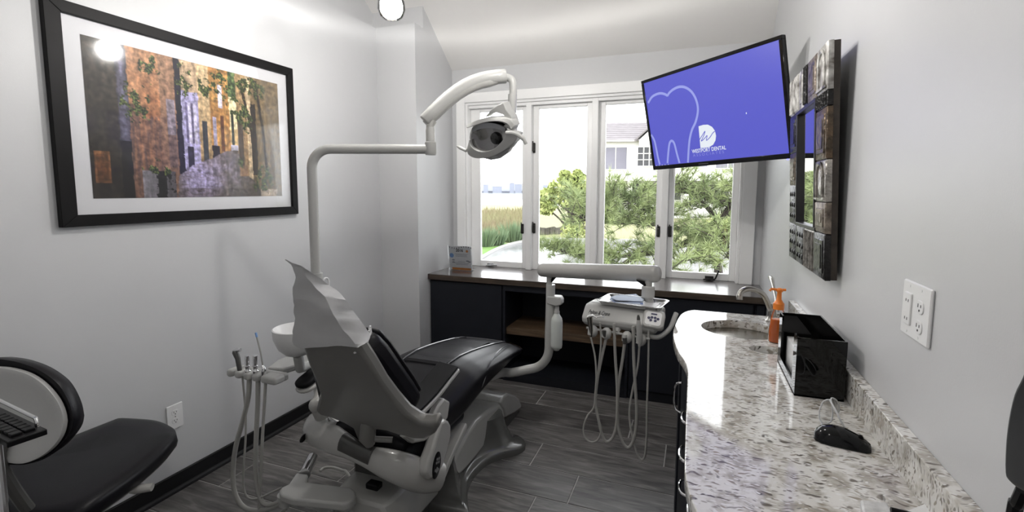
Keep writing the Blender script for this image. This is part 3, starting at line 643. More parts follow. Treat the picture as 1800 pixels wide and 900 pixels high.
    # foliage
    for fu, fv, ru, rv, d in ((.20, .37, .055, .13, 0), (.16, .33, .04, .10, 0), (.27, .12, .05, .09, .05), (.43, .16, .045, .14, 0), (.52, .18, .03, .08, 0), (.60, .10, .06, .12, .1), (.66, .15, .05, .12, 0), (.74, .32, .06, .12, .1), (.78, .36, .03, .11, .1), (.80, .08, .10, .07, .1), (.88, .85, .06, .11, .15), (.825, .90, .03, .06, .1), (.25, .79, .05, .06, 0), (.32, .80, .04, .04, 0), (.72, .72, .025, .05, 0), (.86, .12, .05, .06, 0)):
        q = ((u-fu)/ru)**2+((v-fv)/rv)**2
        if q < 1.3 and noise.noise(V((u*34, v*23, 7+fu)))+.5*noise.noise(V((u*110, v*74, 3))) > -.12-d+q*.42:
            c = lerp((34, 48, 28), (138, 152, 80), .4+1.2*noise.noise(V((u*120, v*80, 1))))
    k = (1+.30*st+.14*vert)
    c = [((max(0, min(255, q*k))/255)**1.25)*255*1.02 for q in c]
    m_ = sum(c)/3; c = [q*.84+m_*.16 for q in c]
    return hexc(*[min(255, q) for q in c])
a0, a1, b0, b1 = 1.300, 2.302, 1.461, 2.13
NU, NV = 250, 168
vs = []; cols = []
for j in range(NV+1):
    for i in range(NU+1):
        u, v = i/NU, j/NV
        vs.append((XL+.0135, a0+(a1-a0)*u, b1+(b0-b1)*v)); cols.append(paint(u, v))
fs = [(j*(NU+1)+i, j*(NU+1)+i+1, (j+1)*(NU+1)+i+1, (j+1)*(NU+1)+i) for j in range(NV) for i in range(NU)]
pm = bpy.data.materials.new('alley_print'); pm.use_nodes = True; b = pm.node_tree.nodes['Principled BSDF']
va = pm.node_tree.nodes.new('ShaderNodeVertexColor'); va.layer_name = 'print'; pm.node_tree.links.new(va.outputs[0], b.inputs['Base Color']); b.inputs['Roughness'].default_value = .6
me = bpy.data.meshes.new('print'); me.from_pydata(vs, [], fs)
ca = me.color_attributes.new('print', 'FLOAT_COLOR', 'POINT')
ca.data.foreach_set('color', [x for c in cols for x in (*c, 1)]); me.materials.append(pm)
link('print', me, t, label='village alley print with ochre walls')
obj('glass', box((XL+.017, i0-.002, j0-.002), (XL+.019, i1+.002, j1+.002)), thin_glass('picture_glass', (1, 1, 1), .08, .32), t, sm=0)

# ================================================================== MIRROR WITH STAMPED METAL FRAME
mt = V((.385, 0, 1.975)); mb_ = V((.418, 0, 1.205))
upm = (mt-mb_).normalized(); zc = V((-1, 0, 0)); zm = (zc-upm*zc.dot(upm)).normalized()      # z towards the room
cM = V(((mt.x+mb_.x)/2, 2.17, (mt.z+mb_.z)/2)); M = frame(cM, zm, (0, -1, 0))               # local x = towards viewer, y = up
mw, mh = .655, .775
t = thing('wall_mirror', 'square wall mirror with patchwork stamped metal frame above the counter', 'mirror', cM)
obj('backing', cbox((0, 0, -.013), (mw-.006, mh-.006, .020), M), mat('dark_brown_edge', (.035, .026, .02), .6, var=.4, vscale=30), t, bev=.002)
fb = .155
mir = mat('mirror_glass', (.86, .87, .87), .02, 1, var=.005)
obj('glass', cbox((0, .0, -.004+.002), (mw-2*fb+.02, mh-2*fb+.02, .006), M), mir, t, sm=0)
obj('inner_lip', join(*[cbox(c, s_, M) for c, s_ in (((0, mh/2-fb-.006, .006), (mw-2*fb+.03, .014, .022)), ((0, -mh/2+fb+.006, .006), (mw-2*fb+.03, .014, .022)), ((-mw/2+fb+.006, 0, .006), (.014, mh-2*fb, .022)), ((mw/2-fb-.006, 0, .006), (.014, mh-2*fb, .022)))]), mat('dark_lip', (.012, .011, .012), .4, var=.2), t, bev=.002)
TIN = [mat('chipped_white_tin', (.80, .79, .76), .45, .1, col2=(.10, .085, .07), vscale=22, bump=.5, bscale=40, detail=6),
       mat('grey_brown_tin', (.32, .27, .22), .4, .6, col2=(.07, .055, .045), vscale=26, bump=.6, bscale=50),
       mat('pewter_tin', (.48, .45, .41), .3, .8, col2=(.12, .11, .10), vscale=30, bump=.6, bscale=50),
       mat('black_tin', (.03, .028, .028), .28, .6, col2=(.012, .012, .012), vscale=30, bump=.5, bscale=60),
       mat('bronze_tin', (.16, .11, .07), .35, .7, col2=(.05, .04, .03), vscale=28, bump=.6, bscale=45)]
def tin(xa, xb, ya, yb, k, style):
    cx, cy, w_, h_ = (xa+xb)/2, (ya+yb)/2, xb-xa-.002, yb-ya-.002
    z0, z1 = -.004, .014
    g = [loft([[M @ V((cx+x, cy+y, z)) for x, y in rr(w_-2*i, h_-2*i, .003, 2)] for i, z in ((0, z0), (0, z1-.003), (.003, z1))])]
    if style == 'panel':
        for i_, zz in ((.018, .006), (.032, .010)):
            if w_ > 2*i_+.012 and h_ > 2*i_+.012: g.append(loft([[M @ V((cx+x, cy+y, z)) for x, y in rr(w_-2*i_-2*i, h_-2*i_-2*i, .003, 2)] for i, z in ((0, z1-.002), (.004, z1+zz*.6))]))
    elif style == 'ridge':
        n = max(2, int(w_/.022))
        for q in range(n):
            xx = cx-w_/2+(q+.5)*w_/n; g.append(tube([M @ V((xx, cy-h_*.46, z1)), M @ V((xx, cy+h_*.46, z1))], .006, 6))
    elif style == 'boss':
        for q in range(3):
            for r_ in range(3):
                g.append(ball(M @ V((cx+(q-1)*w_*.28, cy+(r_-1)*h_*.28, z1)), min(w_, h_)*.075, 8, 1, 1, 1, Matrix.Diagonal((.45, 1, 1)).to_4x4()))
    elif style == 'arch':
        g.append(tube([M @ V((cx+w_*.3*math.cos(a), cy+h_*.1+w_*.3*math.sin(a), z1+.001)) for a in [PI*q/10 for q in range(11)]], .007, 6))
        g.append(tube([M @ V((cx-w_*.3, cy-h_*.4, z1)), M @ V((cx-w_*.3, cy+h_*.1, z1))], .007, 6)); g.append(tube([M @ V((cx+w_*.3, cy-h_*.4, z1)), M @ V((cx+w_*.3, cy+h_*.1, z1))], .007, 6))
        g.append(cbox((cx, cy-h_*.42, z1), (w_*.9, h_*.05, .012), M))
    obj('tin_panel', join(*g), TIN[k], t, sm=40)
L0, R0, T0, B0 = -mw/2, mw/2, mh/2, -mh/2
xs = [L0, L0+.10, L0+.20, L0+.29, L0+.36, L0+.51, R0]
for i, (k, st) in enumerate(((0, 'ridge'), (0, 'ridge'), (0, 'panel'), (3, 'ridge'), (1, 'panel'), (0, 'arch'))): tin(xs[i], xs[i+1], T0-fb, T0, k, st)
ys = [T0-fb, T0-fb-.05, T0-fb-.22, T0-fb-.36, B0+fb]
for i, (k, st) in enumerate(((3, 'ridge'), (4, 'panel'), (2, 'arch'), (1, 'panel'))): tin(R0-fb, R0, ys[i+1], ys[i], k, st)
ys = [T0-fb, T0-fb-.16, T0-fb-.30, B0+fb]
for i, (k, st) in enumerate(((3, 'panel'), (4, 'panel'), (3, 'boss'))): tin(L0, L0+fb, ys[i+1], ys[i], k, st)
xs = [L0, L0+.16, L0+.33, L0+.49, R0]
for i, (k, st) in enumerate(((3, 'boss'), (3, 'boss'), (2, 'ridge'), (3, 'panel'))): tin(xs[i], xs[i+1], B0, B0+fb, k, st)

# ================================================================== TELEVISION
TL, TR_, BR_, BL = V((-.339, 3.198, 2.179)), V((.345, 2.549, 2.201)), V((.412, 2.637, 1.652)), V((-.272, 3.286, 1.63))
c = (TL+TR_+BR_+BL)/4; ex = ((TR_-TL)+(BR_-BL)).normalized(); ey = ((TL-BL)+(TR_-BR_)); ey = (ey-ex*ey.dot(ex)).normalized()
M = frame(c, ex.cross(ey), ex); tw, thh = ((TR_-TL).length+(BR_-BL).length)/2, ((TL-BL).length+(TR_-BR_).length)/2
t = thing('wall_television', 'black flat television showing a blue tooth logo screen by the window', 'television', c)
obj('back_shell', loft([[M @ V((x, y, z)) for x, y in rr(tw-2*i, thh-2*i, .006, 2)] for i, z in ((.0, -.012), (.0, -.022), (.05, -.045), (.12, -.05))]), BLK, t, sm=30)
bz = .018
obj('bezel', join(cbox((0, thh/2-bz/2, -.004), (tw, bz, .018), M), cbox((0, -thh/2+bz*.7, -.004), (tw, bz*1.4, .018), M), cbox((-tw/2+bz/2, .003, -.004), (bz, thh-2.4*bz, .018), M), cbox((tw/2-bz/2, .003, -.004), (bz, thh-2.4*bz, .018), M)), GBLK, t, bev=.002)
SCR = emit('blue_screen', hexc(88, 90, 196), .76); LBL = emit('pale_blue_line', hexc(150, 158, 226), .76); LWH = emit('white_logo', hexc(226, 232, 240), .76); LDIM = emit('dim_lettering', hexc(136, 140, 214), .76)
scr = obj('screen', cbox((0, .003, -.004), (tw-2*bz+.004, thh-2.4*bz+.004, .008), M), SCR, t, sm=0)
NP = (c, M.to_3x3() @ V((0, 0, 1)))
Mi = M.inverted(); zf = .0006
def scl(a, b): p_ = Mi @ at(1130+a/5.294, 130+b/5.294, P=NP); return V((p_.x, p_.y, 0))
def stroke(pts, r, k=5, z=zf):
    P_ = smooth(pts, k); top, bot = [], []
    for i, q in enumerate(P_):
        d = (P_[min(i+1, len(P_)-1)]-P_[max(i-1, 0)]).normalized(); n = V((-d.y, d.x, 0)); top.append(q+n*r); bot.append(q-n*r)
    return [M @ (q+V((0, 0, z))) for q in top+bot], [(i, i+1, len(top)+i+1, len(top)+i) for i in range(len(top)-1)]
lw = .0072
obj('tooth_outline', join(stroke([scl(*q) for q in ((50, 270), (82, 218), (120, 192), (165, 180), (205, 188), (230, 203))], lw), stroke([scl(*q) for q in ((228, 205), (250, 172), (290, 140), (340, 120), (395, 125), (450, 162), (490, 225), (511, 300), (510, 370), (490, 450), (458, 520), (438, 600), (428, 690), (420, 825))], lw),
    stroke([scl(*q) for q in ((78, 565), (108, 620), (126, 700), (142, 780), (158, 842))], lw), stroke([scl(*q) for q in ((230, 830), (237, 740), (248, 650), (268, 622), (292, 645), (312, 720), (325, 770), (342, 828))], lw)), LBL, scr, sm=0)
D_ = [scl(*q) for q in ((519, 487), (560, 474), (605, 471), (645, 492), (672, 530), (682, 575), (676, 620), (655, 658), (620, 680), (580, 686), (537, 690))]
obj('logo_badge', ([M @ (q+V((0, 0, zf))) for q in D_], [tuple(range(len(D_)))]), LWH, scr, sm=0)
obj('logo_squiggle', stroke([scl(*q) for q in ((528, 612), (555, 570), (580, 532), (570, 570), (545, 625), (575, 600), (600, 572), (592, 618), (625, 590), (650, 552), (672, 532))], .0022, 4, zf*2), SCR, scr, sm=0)
def scr_text(s_, p0, p1, size, m_, bold):
    a, b = scl(*p0), scl(*p1); d = (b-a); ang = math.atan2(d.y, d.x)
    text('lettering', s_, M @ Matrix.Translation((a.x, a.y, zf*2)) @ Matrix.Rotation(ang, 4, 'Z'), size, m_, scr, width=d.length, bold=bold, ext=.0001)
scr_text('WESTPORT DENTAL', (461, 738), (777, 700), .030, LWH, .0003)
scr_text('A S S O C I A T E S', (470, 770), (757, 737), .021, LDIM, 0)
obj('taskbar_icons', join(*[cbox((Mi @ at(1130+a/5.294, 130+b/5.294, P=NP)).to_tuple()[:2]+(zf,), (.004, .004, .0006), M) for a, b in ((104, 855), (128, 852), (154, 850), (181, 847), (208, 844), (238, 841))]), LWH, scr, sm=0)
cur = Mi @ at(1312, 199, P=NP); obj('cursor', cbox((cur.x, cur.y, zf), (.005, .008, .0006), M), LWH, scr, sm=0)
obj('brand_strip', cbox((-.06, -thh/2+bz*.7, .0052), (.07, .005, .0006), M), mat('dim_grey', (.06, .06, .06), .4, var=.1), t, sm=0)
obj('power_light', ball(M @ V((tw/2-.03, -thh/2-.003, 0)), .005, 8), emit('blue_led', (.2, .2, 1), 2), t)
t = thing('television_mount', 'grey swivel bracket holding the television on the right wall', 'bracket', (XR, 2.95, 1.95))
obj('wall_plate', cbox((XR-.008, 2.95, 1.95), (.016, .08, .20)), PLAS, t, bev=.003)
mid = V((XR-.12, 3.12, 1.93)); bk = M @ V((.02, 0, -.05))
obj('arm', tube([V((XR-.012, 2.95, 1.95)), mid], .016, 8), BLK, t); obj('arm', tube([mid, bk], .016, 8), BLK, t)
obj('pivot', lathe([(.022, -.04), (.022, .04)], Matrix.Translation(mid), 14), BLK, t)
obj('screen_plate', cbox((.02, 0, -.054), (.18, .18, .01), M), BLK, t)
obj('side_latch', cbox((tw/2-.05, -.03, -.075), (.03, .13, .03), M), PLAS, t, bev=.003)

# ================================================================== DENTAL CHAIR
CXm = -1.27
t = chair = thing('dental_chair', 'dental chair with black upholstery and light grey shell in room centre', 'dental chair', (CXm, 2.1, 0))
# --- floor base plate
rt = [(826, 905), (822, 872), (824, 848), (836, 826), (856, 808), (882, 797), (906, 791), (922, 782), (922, 772), (908, 764), (884, 760), (868, 752), (880, 735)]
RP = [at(x, y, Z=.035) for x, y in rt]
RPl = [V((2*CXm-p.x+.02, p.y, p.z)) for p in RP]
ring = [V((p.x, p.y, 0)) for p in smooth(RP, 3)] + [V((p.x, p.y, 0)) for p in smooth(list(reversed(RPl)), 3)]
cen = sum(ring, V())/len(ring)
def ins(k, z): return [V((cen.x+(p.x-cen.x)*k, cen.y+(p.y-cen.y)*(.55+.45*k), z)) for p in ring]
obj('floor_base', loft([ins(1, 0), ins(1, .022), ins(.985, .034), ins(.95, .040), ins(.86, .042), ins(.80, .052), ins(.70, .12), ins(.64, .20)]), BASEG, chair, sm=50)
# --- lower arm cover (side panels), polygons on the plane of the right side
XS = -1.06
def side(pts, X=XS): return [at(700+a/3.6, 650+b/3.6, X=X) for a, b in pts]
pan = side([(308, 702), (322, 650), (352, 580), (395, 490), (440, 405), (500, 318), (570, 262), (645, 212), (668, 240), (682, 300), (640, 360), (580, 440), (500, 548), (400, 662), (350, 690)])
nose = side([(645, 212), (668, 168), (695, 148), (735, 158), (768, 182), (785, 222), (778, 248), (740, 275), (684, 304), (670, 245)])
low = side([(300, 780), (380, 690), (500, 552), (600, 420), (684, 306), (782, 246), (772, 300), (735, 360), (690, 410), (600, 520), (500, 620), (420, 720), (330, 830)])
wid = -(XS-(2*CXm-XS))
obj('arm_cover', prism(pan, (wid, 0, 0)), PLAS, chair, bev=.018, seg=3)
obj('nose_cover', prism(nose, (wid, 0, 0)), PLAS, chair, bev=.02, seg=3)
obj('lower_cover', prism([p+V((-.012, 0, 0)) for p in low], (wid+.024, 0, 0)), DKSH, chair, bev=.01, seg=2)
cb = at(700+635/3.6, 650+300/3.6, X=XS)
obj('round_cap', lathe([(.026, 0), (.026, .003), (.02, .005), (.001, .005)], frame(cb, (1, 0, 0)), 20), BLK, chair)
# underside carriage between base and seat
under = side([(395, 420), (432, 340), (436, 335), (440, 360), (430, 400), (360, 540), (300, 690), (270, 700)], -1.02)
obj('seat_skirt', prism(under, (wid-.03, 0, 0)), PLAS, chair, bev=.008)
obj('lift_column', prism([(-1.12, 1.70, .06), (-1.12, 2.15, .06), (-1.12, 2.05, .48), (-1.12, 1.72, .44)], (-.30, 0, 0)), DKSH, chair, bev=.02)
# --- rear base cover with slot
rb = [(-1.10, .055), (-1.10, .17), (-1.13, .225), (-1.41, .225), (-1.44, .17), (-1.44, .055)]
obj('rear_base_cover', loft([[V((CXm+(x-CXm)*k, y, z0_+(z-.055)*kz)) for x, z in rb] for y, k, kz, z0_ in ((1.56, .80, .78, .08), (1.60, .95, .93, .06), (1.66, 1, 1, .055), (1.95, 1, 1.1, .05))]), PLAS, chair, bev=.012)
obj('rear_foot', box((-1.42, 1.60, .0), (-1.12, 2.0, .08)), DKSH, chair, bev=.01)
sl = at(480+785/4.5, 700+700/4.5, Y=1.575)
obj('cable_slot', cbox(sl+V((0, .012, 0)), (.06, .04, .026)), BLK, chair, bev=.006)
# --- seat + leg rest (loft along Y)
SX = -1.268
def cush(y, zt, w_, d, crown=.012, dx=0, n=9):
    top = []; xs_ = [-1, -.97, -.88, -.6, -.3, 0, .3, .6, .88, .97, 1]
    for a in xs_:
        e = 1-abs(a)**6; top.append(V((SX+dx+a*w_/2, y, zt-d*.35*(1-e)-crown*a*a)))
    bot = [V((SX+dx+a*w_/2*.965, y, zt-d*(1 if abs(a) < .9 else .82))) for a in reversed(xs_)]
    return top+bot
rows = [(1.60, .50, .44, .10), (1.66, .53, .48, .15), (1.78, .545, .51, .18), (1.92, .57, .53, .20), (2.04, .60, .55, .215), (2.14, .622, .56, .21), (2.24, .628, .56, .19), (2.36, .618, .56, .16), (2.50, .600, .55, .13), (2.64, .578, .535, .095), (2.76, .553, .51, .085), (2.84, .528, .47, .075), (2.885, .505, .40, .06), (2.90, .49, .33, .035)]
R_ = []
for i in range(len(rows)-1):
    for k in range(3):
        f_ = k/3; a, b = rows[i], rows[i+1]; R_.append(tuple(a[j]+(b[j]-a[j])*f_ for j in range(4)))
R_.append(rows[-1])
def dxo(y): return .055*(y-2.2)
def topz(y):
    for i in range(len(rows)-1):
        if rows[i][0] <= y <= rows[i+1][0]:
            f_ = (y-rows[i][0])/(rows[i+1][0]-rows[i][0]); return rows[i][1]+(rows[i+1][1]-rows[i][1])*f_
    return rows[-1][1]
obj('seat_cushion', loft([cush(y, z, w_, d, dx=dxo(y)) for y, z, w_, d in R_]), LEATH, chair, sm=60, sub=1)
def on(x, y, h=.001): return V((SX+dxo(y)+x, y, topz(y)-.012*(2*x/.55)**2+h))
PIPE = mat('highlit_stitch_piping', (.07, .07, .078), .28, coat=.5, var=.05)  # colour lightened to carry the highlights along the piping
obj('seat_piping', join(*[tube([on(x*(1+.10*math.sin((y-2.1)*2)), y) for y in [2.02+.02*k for k in range(40)]], .005, 6) for x in (-.135, .12)], *[tube([on(x, 2.80, .001) for x in [-.14+.02*k for k in range(14)]], .005, 6)]), PIPE, chair)
obj('leg_pad', loft([[on(x*.118*s_, y, h) for x, y in [(-1, y0_), (-.5, y0_), (0, y0_), (.5, y0_), (1, y0_)]+[(1, y1_), (.5, y1_), (0, y1_), (-.5, y1_), (-1, y1_)]] for s_, h, y0_, y1_ in ((1, -.004, 2.10, 2.62), (1, .006, 2.105, 2.615), (.97, .011, 2.12, 2.60))]), LEATH, chair, sm=30)
obj('side_seam', tube(smooth([on(.20, 2.72, .002), on(.235, 2.5, .002), on(.262, 2.32, -.03), V((SX+.278, 2.22, .52)), V((SX+.272, 2.2, .49))], 6), .003, 6), PIPE, chair)
obj('toe_cover', loft([cush(y, z+.004, w_+.012, d+.004, dx=dxo(y)) for y, z, w_, d in R_ if y > 2.79]), thin_glass('clear_toe_cover', (.75, .75, .78), .08, 1.5), chair, sm=60)
# --- backrest: shell + cushion on a leaning plane
bdir = V((0, -.567, .824)); bn = V((0, -.824, -.567))     # bn points to the rear (towards the viewer)
BO = V((0, 1.575, .56)); BP = (BO, bn)
def bk(pts, off=0): return [at(380+a/1.914, 430+b/1.914, P=(BO+bn*off, bn)) for a, b in pts]
shell = bk([(272, 300), (430, 300), (478, 348), (520, 412), (560, 478), (600, 530), (640, 575), (682, 603), (712, 606), (738, 600), (748, 618), (735, 640), (705, 658), (668, 656), (620, 645), (575, 630), (540, 626), (524, 640), (520, 668), (510, 682), (482, 678), (470, 650), (458, 620), (430, 603), (392, 588), (350, 577), (332, 560), (346, 505), (330, 455), (308, 405)], .045)
sh = obj('back_shell', prism(shell, -bn*.05), SHELL, chair, bev=.014, seg=3)
# light rim along the right edge
rim = bk([(470, 340), (520, 412), (560, 478), (600, 530), (640, 575), (682, 603), (715, 603)], .02)
obj('shell_rim', tube(smooth(rim, 4), .011, 8), PLAS, chair)
cu_ = bk([(292, 330), (262, 240), (452, 262), (492, 320), (540, 395), (585, 462), (632, 528), (664, 575), (650, 592), (600, 540), (480, 560), (345, 555), (350, 500), (318, 400)], .0)
cl = [at(380+a/1.914, 430+b/1.914, P=(BO, bn)) for a, b in ((302, 380), (304, 376), (306, 360), (452, 350), (500, 360), (545, 405), (592, 470), (636, 530), (664, 572), (640, 590), (560, 570), (400, 560), (340, 540))]
obj('back_cushion', prism(cl, -bn*.095), LEATH, chair, bev=.03, seg=4)
cl2 = [p+ (cc-p)*.06 for cc in [sum(cl, V())/len(cl)] for p in cl]
obj('back_cushion_front', prism([p-bn*.09 for p in cl2], -bn*.02), LEATH, chair, bev=.012, seg=3)
# --- headrest pad under the paper
hc = at(556, 556, P=BP)
obj('headrest', slab(.12, .16, .04, -.02, .04, frame(hc-bn*.01, -bn, (1, 0, 0)), .02), LEATH, chair, sm=50)
# --- arm rests
def armrest(pts_top, up, xw, name='armrest_pad'): pass
XA = -1.0
ra_low, ra_tip = at(704, 738, X=XA), at(806, 650, X=XA)
seg_ = [at(x, y, X=XA) for x, y in ((700, 742), (722, 740), (745, 722), (770, 696), (792, 668), (808, 648))]
pin = V((-.10, .0, .012))
outer = smooth(seg_, 4)
def strip(ps, off, wv, th_, nrm=V((0, -.55, .83))):
    rings_ = []
    for i, p in enumerate(ps):
        rings_.append([p+off, p+off+wv, p+off+wv+nrm*th_, p+off+nrm*th_])
    return loft(rings_)
obj('armrest_pad', strip(outer, V((-.004, 0, .003)), pin, .014), RUBB, chair, bev=.004)
obj('armrest_shell', strip(outer, V((0, 0, 0)), V((-.104, 0, .010)), -.022), PLAS, chair, bev=.006)
la = at(537, 676, X=-1.60)
ML = frame(la, (0, -.25, 1), (0, 1, 0))
obj('armrest_pad', slab(.24, .085, .042, 0, .03, ML @ Matrix.Translation((.08, 0, 0)), .01), RUBB, chair, sm=50)
obj('armrest_shell', slab(.245, .09, .045, -.022, 0, ML @ Matrix.Translation((.08, 0, 0)), .008), PLAS, chair, sm=50)
obj('arm_knuckle', join(ball(at(557, 712, X=-1.50), .034, 14), tube([at(557, 712, X=-1.5), at(560, 735, X=-1.5)+V((0, .02, 0))], .03, 12), tube([la+V((.02, .08, -.02)), at(557, 712, X=-1.5)], .022, 10)), PLAS, chair, sm=60)
# right bracket + upright with oval control
br = [at(x, y, X=-1.0) for x, y in ((712, 768), (735, 752), (760, 738), (772, 712), (782, 700), (792, 706), (788, 735), (772, 758), (748, 776), (728, 780))]
obj('hinge_bracket', prism(br, (-.035, 0, 0)), PLAS, chair, bev=.010, seg=3)
XU = -.965
ur = [at(480+a/4.5, 700+b/4.5, X=XU) for a, b in ((1320, 230), (1335, 185), (1365, 168), (1395, 180), (1412, 215), (1412, 290), (1395, 380), (1370, 470), (1335, 570), (1285, 635), (1235, 655), (1215, 600), (1235, 500), (1275, 390), (1300, 300))]
up_ = obj('arm_upright', prism(ur, (-.05, 0, 0)), PLAS, chair, bev=.014, seg=3)
oc = at(480+1292/4.5, 700+530/4.5, X=XU)
tilt = V((0, .28, 1)).normalized(); MO = frame(oc, (1, 0, 0), tilt)
obj('control_pad', lathe([(.054, -.002), (.054, .002), (.05, .004), (.001, .004)], MO, 28, 1, .6), BLK, chair, label='black oval control pad')
GRB = mat('grey_button', (.25, .25, .25), .4, var=.05)
obj('control_buttons', join(*[lathe([(.006, .004), (.006, .006), (.001, .006)], MO @ Matrix.Translation((a, b, 0)), 10) for a, b in ((-.012, 0), (-.024, 0), (-.018, .011), (-.018, -.011), (.012, .009), (.012, -.009), (.026, .008), (.026, -.008))]), GRB, chair)
# --- rear yoke
yk_ = [at(772, 838, X=-.985), at(745, 838, Y=1.66), at(712, 826, Y=1.585), at(672, 812, Y=1.555), at(640, 800, Y=1.55), at(605, 782, Y=1.565), at(572, 765, Y=1.60), at(552, 752, Y=1.67), at(548, 748, Y=1.78)]
ys_ = smooth(yk_, 6); n_ = len(ys_)
def yr(i):
    u = i/(n_-1); return .062-.018*math.exp(-((u-.52)/.16)**2)+.004*math.sin(u*9)
obj('rear_yoke', tube(ys_, [yr(i) for i in range(n_)], 16, up=(0, 0, 1), flat=.62), PLAS, chair, sm=80)
mb0, mb1 = int(n_*.44), int(n_*.64)
obj('yoke_band', tube(ys_[mb0:mb1], [yr(i)+.005 for i in range(mb0, mb1)], 16, up=(0, 0, 1), flat=.66), DKSH, chair, sm=80, label='dark grey band on the rear yoke')
obj('yoke_cap', lathe([(.03, 0), (.03, .004), (.001, .005)], frame(at(534, 770, X=-1.585), (-1, -.3, 0)), 14, 1, .5), BLK, chair)
kn = at(640, 770, Y=1.50)
obj('back_pivot', join(tube([kn+V((0, .03, .05)), kn+V((0, .02, -.01)), kn+V((0, .035, -.04))], [.03, .033, .022], 14), tube([kn+V((.02, .03, -.015)), kn+V((.09, .06, -.02))], .012, 8)), SHELL, chair, sm=60)
obj('recline_cylinder', tube([at(590, 730, Y=1.62), at(582, 762, Y=1.66)], .032, 16), CHROME, chair)
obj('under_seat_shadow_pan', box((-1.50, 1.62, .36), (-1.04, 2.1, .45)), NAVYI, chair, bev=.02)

# --- paper headrest cover
t = thing('paper_headrest_cover', 'crumpled white paper cover pulled over the headrest of the dental chair', 'paper cover', at(600, 600, P=BP))
rowsP = [(35, 92, 104, 112), (58, 122, 150, 160), (75, 150, 200, 222), (100, 163, 232, 262), (140, 168, 245, 315), (180, 172, 262, 372), (225, 166, 290, 435), (260, 160, 325, 490), (300, 157, 365, 533), (335, 155, 400, 565), (380, 153, 425, 608), (420, 152, 445, 640), (460, 160, 475, 668), (500, 168, 508, 694), (545, 160, 535, 722), (590, 158, 562, 745), (630, 162, 592, 752), (665, 168, 618, 735), (695, 180, 640, 705), (722, 235, 648, 668)]
rings = []
for y, xl, xm, xo in rowsP:
    f_ = lambda x: (480+x/4.5, 450+y/4.5)
    Lb = at(*f_(xl), P=(BO+bn*.055, bn)); Mb = at(*f_(xm), P=(BO+bn*.055, bn))
    Or = at(*f_(xo), X=Mb.x+.012); dv = Or-Mb; dv2 = V((0, dv.y, dv.z))
    dl = dv2.length; dv2 = V((0, max(dl, .03)*.93, .36*max(dl, .03)*.2)) if False else dv2
    back_ = [Lb+(Mb-Lb)*(k/7) for k in range(8)]; right_ = [Mb+dv*(k/5) for k in range(1, 6)]; front_ = [Or+(Lb-Mb)*(k/7)*.94 for k in range(1, 8)]; lft = [front_[-1]+(Lb-front_[-1])*(k/5) for k in range(1, 5)]
    rg = []
    for p in back_+right_+front_+lft:
        q = noise.noise_vector(p*12)*.010
        rg.append(p+q)
    rings.append(rg)
R2 = []
for i in range(len(rings)-1):
    for k in range(3): R2.append([a.lerp(b, k/3)+noise.noise_vector(a.lerp(b, k/3)*32)*.0022 for a, b in zip(rings[i], rings[i+1])])
R2.append(rings[-1])
obj('bag', loft(R2), PAPER, t, sm=28)
ga = [at(480+a/4.5, 450+b/4.5, X=-1.0) for a, b in ((648, 712), (690, 690), (730, 655), (752, 615), (745, 585))]
obj('gathered_edge', join(*[tube(smooth([p+V((.006+.003*math.sin(i*3+j), (i-3)*.004, (i-3)*.006)) for j, p in enumerate(ga)], 4), .0035, 6) for i in range(6)]), PAPER, t)
obj('loop', tube(smooth([at(568, 497, X=-1.12), at(570, 490, X=-1.12), at(575, 489, X=-1.12), at(578, 495, X=-1.12), at(578, 506, X=-1.12)], 5), .003, 6), PAPER, t)

# ================================================================== OPERATING LAMP
t = thing('operatory_lamp', 'light grey dental operating lamp on a jointed post over the chair', 'dental lamp', (-1.70, 1.83, .25))
pz = 1.69; P0 = V((-1.70, 1.83, 0)); Ee = at(757, 262, Z=pz)
dirh = V((Ee.x-P0.x, Ee.y-P0.y, 0)).normalized()
pp = [V((P0.x, P0.y, .25)), V((P0.x, P0.y, 1.0)), V((P0.x, P0.y, pz-.09))]
arc = [V((P0.x, P0.y, pz-.09)) + dirh*(.09*(1-math.cos(a))) + V((0, 0, .09*math.sin(a))) for a in [PI/2*k/8 for k in range(1, 9)]]
obj('post', tube(pp+arc+[Ee+V((0, 0, 0))-dirh*.0], .0225, 16), PLAS2, t, sm=60)
obj('lower_sleeve', tube([V((P0.x, P0.y, .25)), V((P0.x, P0.y, 1.10))], .031, 16), PLAS2, t)
E1 = V((Ee.x, Ee.y, pz))
obj('elbow', join(lathe([(.023, -.028), (.027, -.02), (.027, .03), (.022, .034), (.022, .085), (.019, .10)], Matrix.Translation(E1), 18), ball(E1, .0245, 14)), PLAS2, t, sm=50)
S1 = at(742, 212, Y=2.0); S1 = V((E1.x-.02, E1.y-.005, at(745, 212, Y=E1.y).z)); S2 = at(888, 134, Y=2.2)
mids = [S1.lerp(S2, k/10) + V((0, 0, .055*math.sin(PI*k/10))) for k in range(11)]
obj('swing_arm', tube([mids[0]-(mids[1]-mids[0])*.15]+mids+[mids[-1]+(mids[-1]-mids[-2])*.1], [.029]+[.034]*11+[.030], 16), PLAS2, t, sm=60)
obj('arm_underside', tube([m_+V((0, -.004, -.018)) for m_ in mids[:-1]], [.018]+[.026]*8+[.018], 12), PLAS, t, sm=60)
obj('elbow_stem', tube(smooth([E1+V((0, 0, .06)), E1+V((0, 0, .105)), S1+V((.03, .01, .0))], 5), .019, 12), PLAS, t)
W1 = at(902, 145, Y=2.2)
st_ = smooth([S2+V((-.01, 0, 0)), at(899, 140, Y=2.2), at(902, 155, Y=2.2), at(901, 185, Y=2.2)], 5)
obj('head_stem', join(tube(st_, .018, 12), tube([at(901, 166, Y=2.2), at(900, 198, Y=2.2)], .021, 14)), PLAS2, t, sm=60)
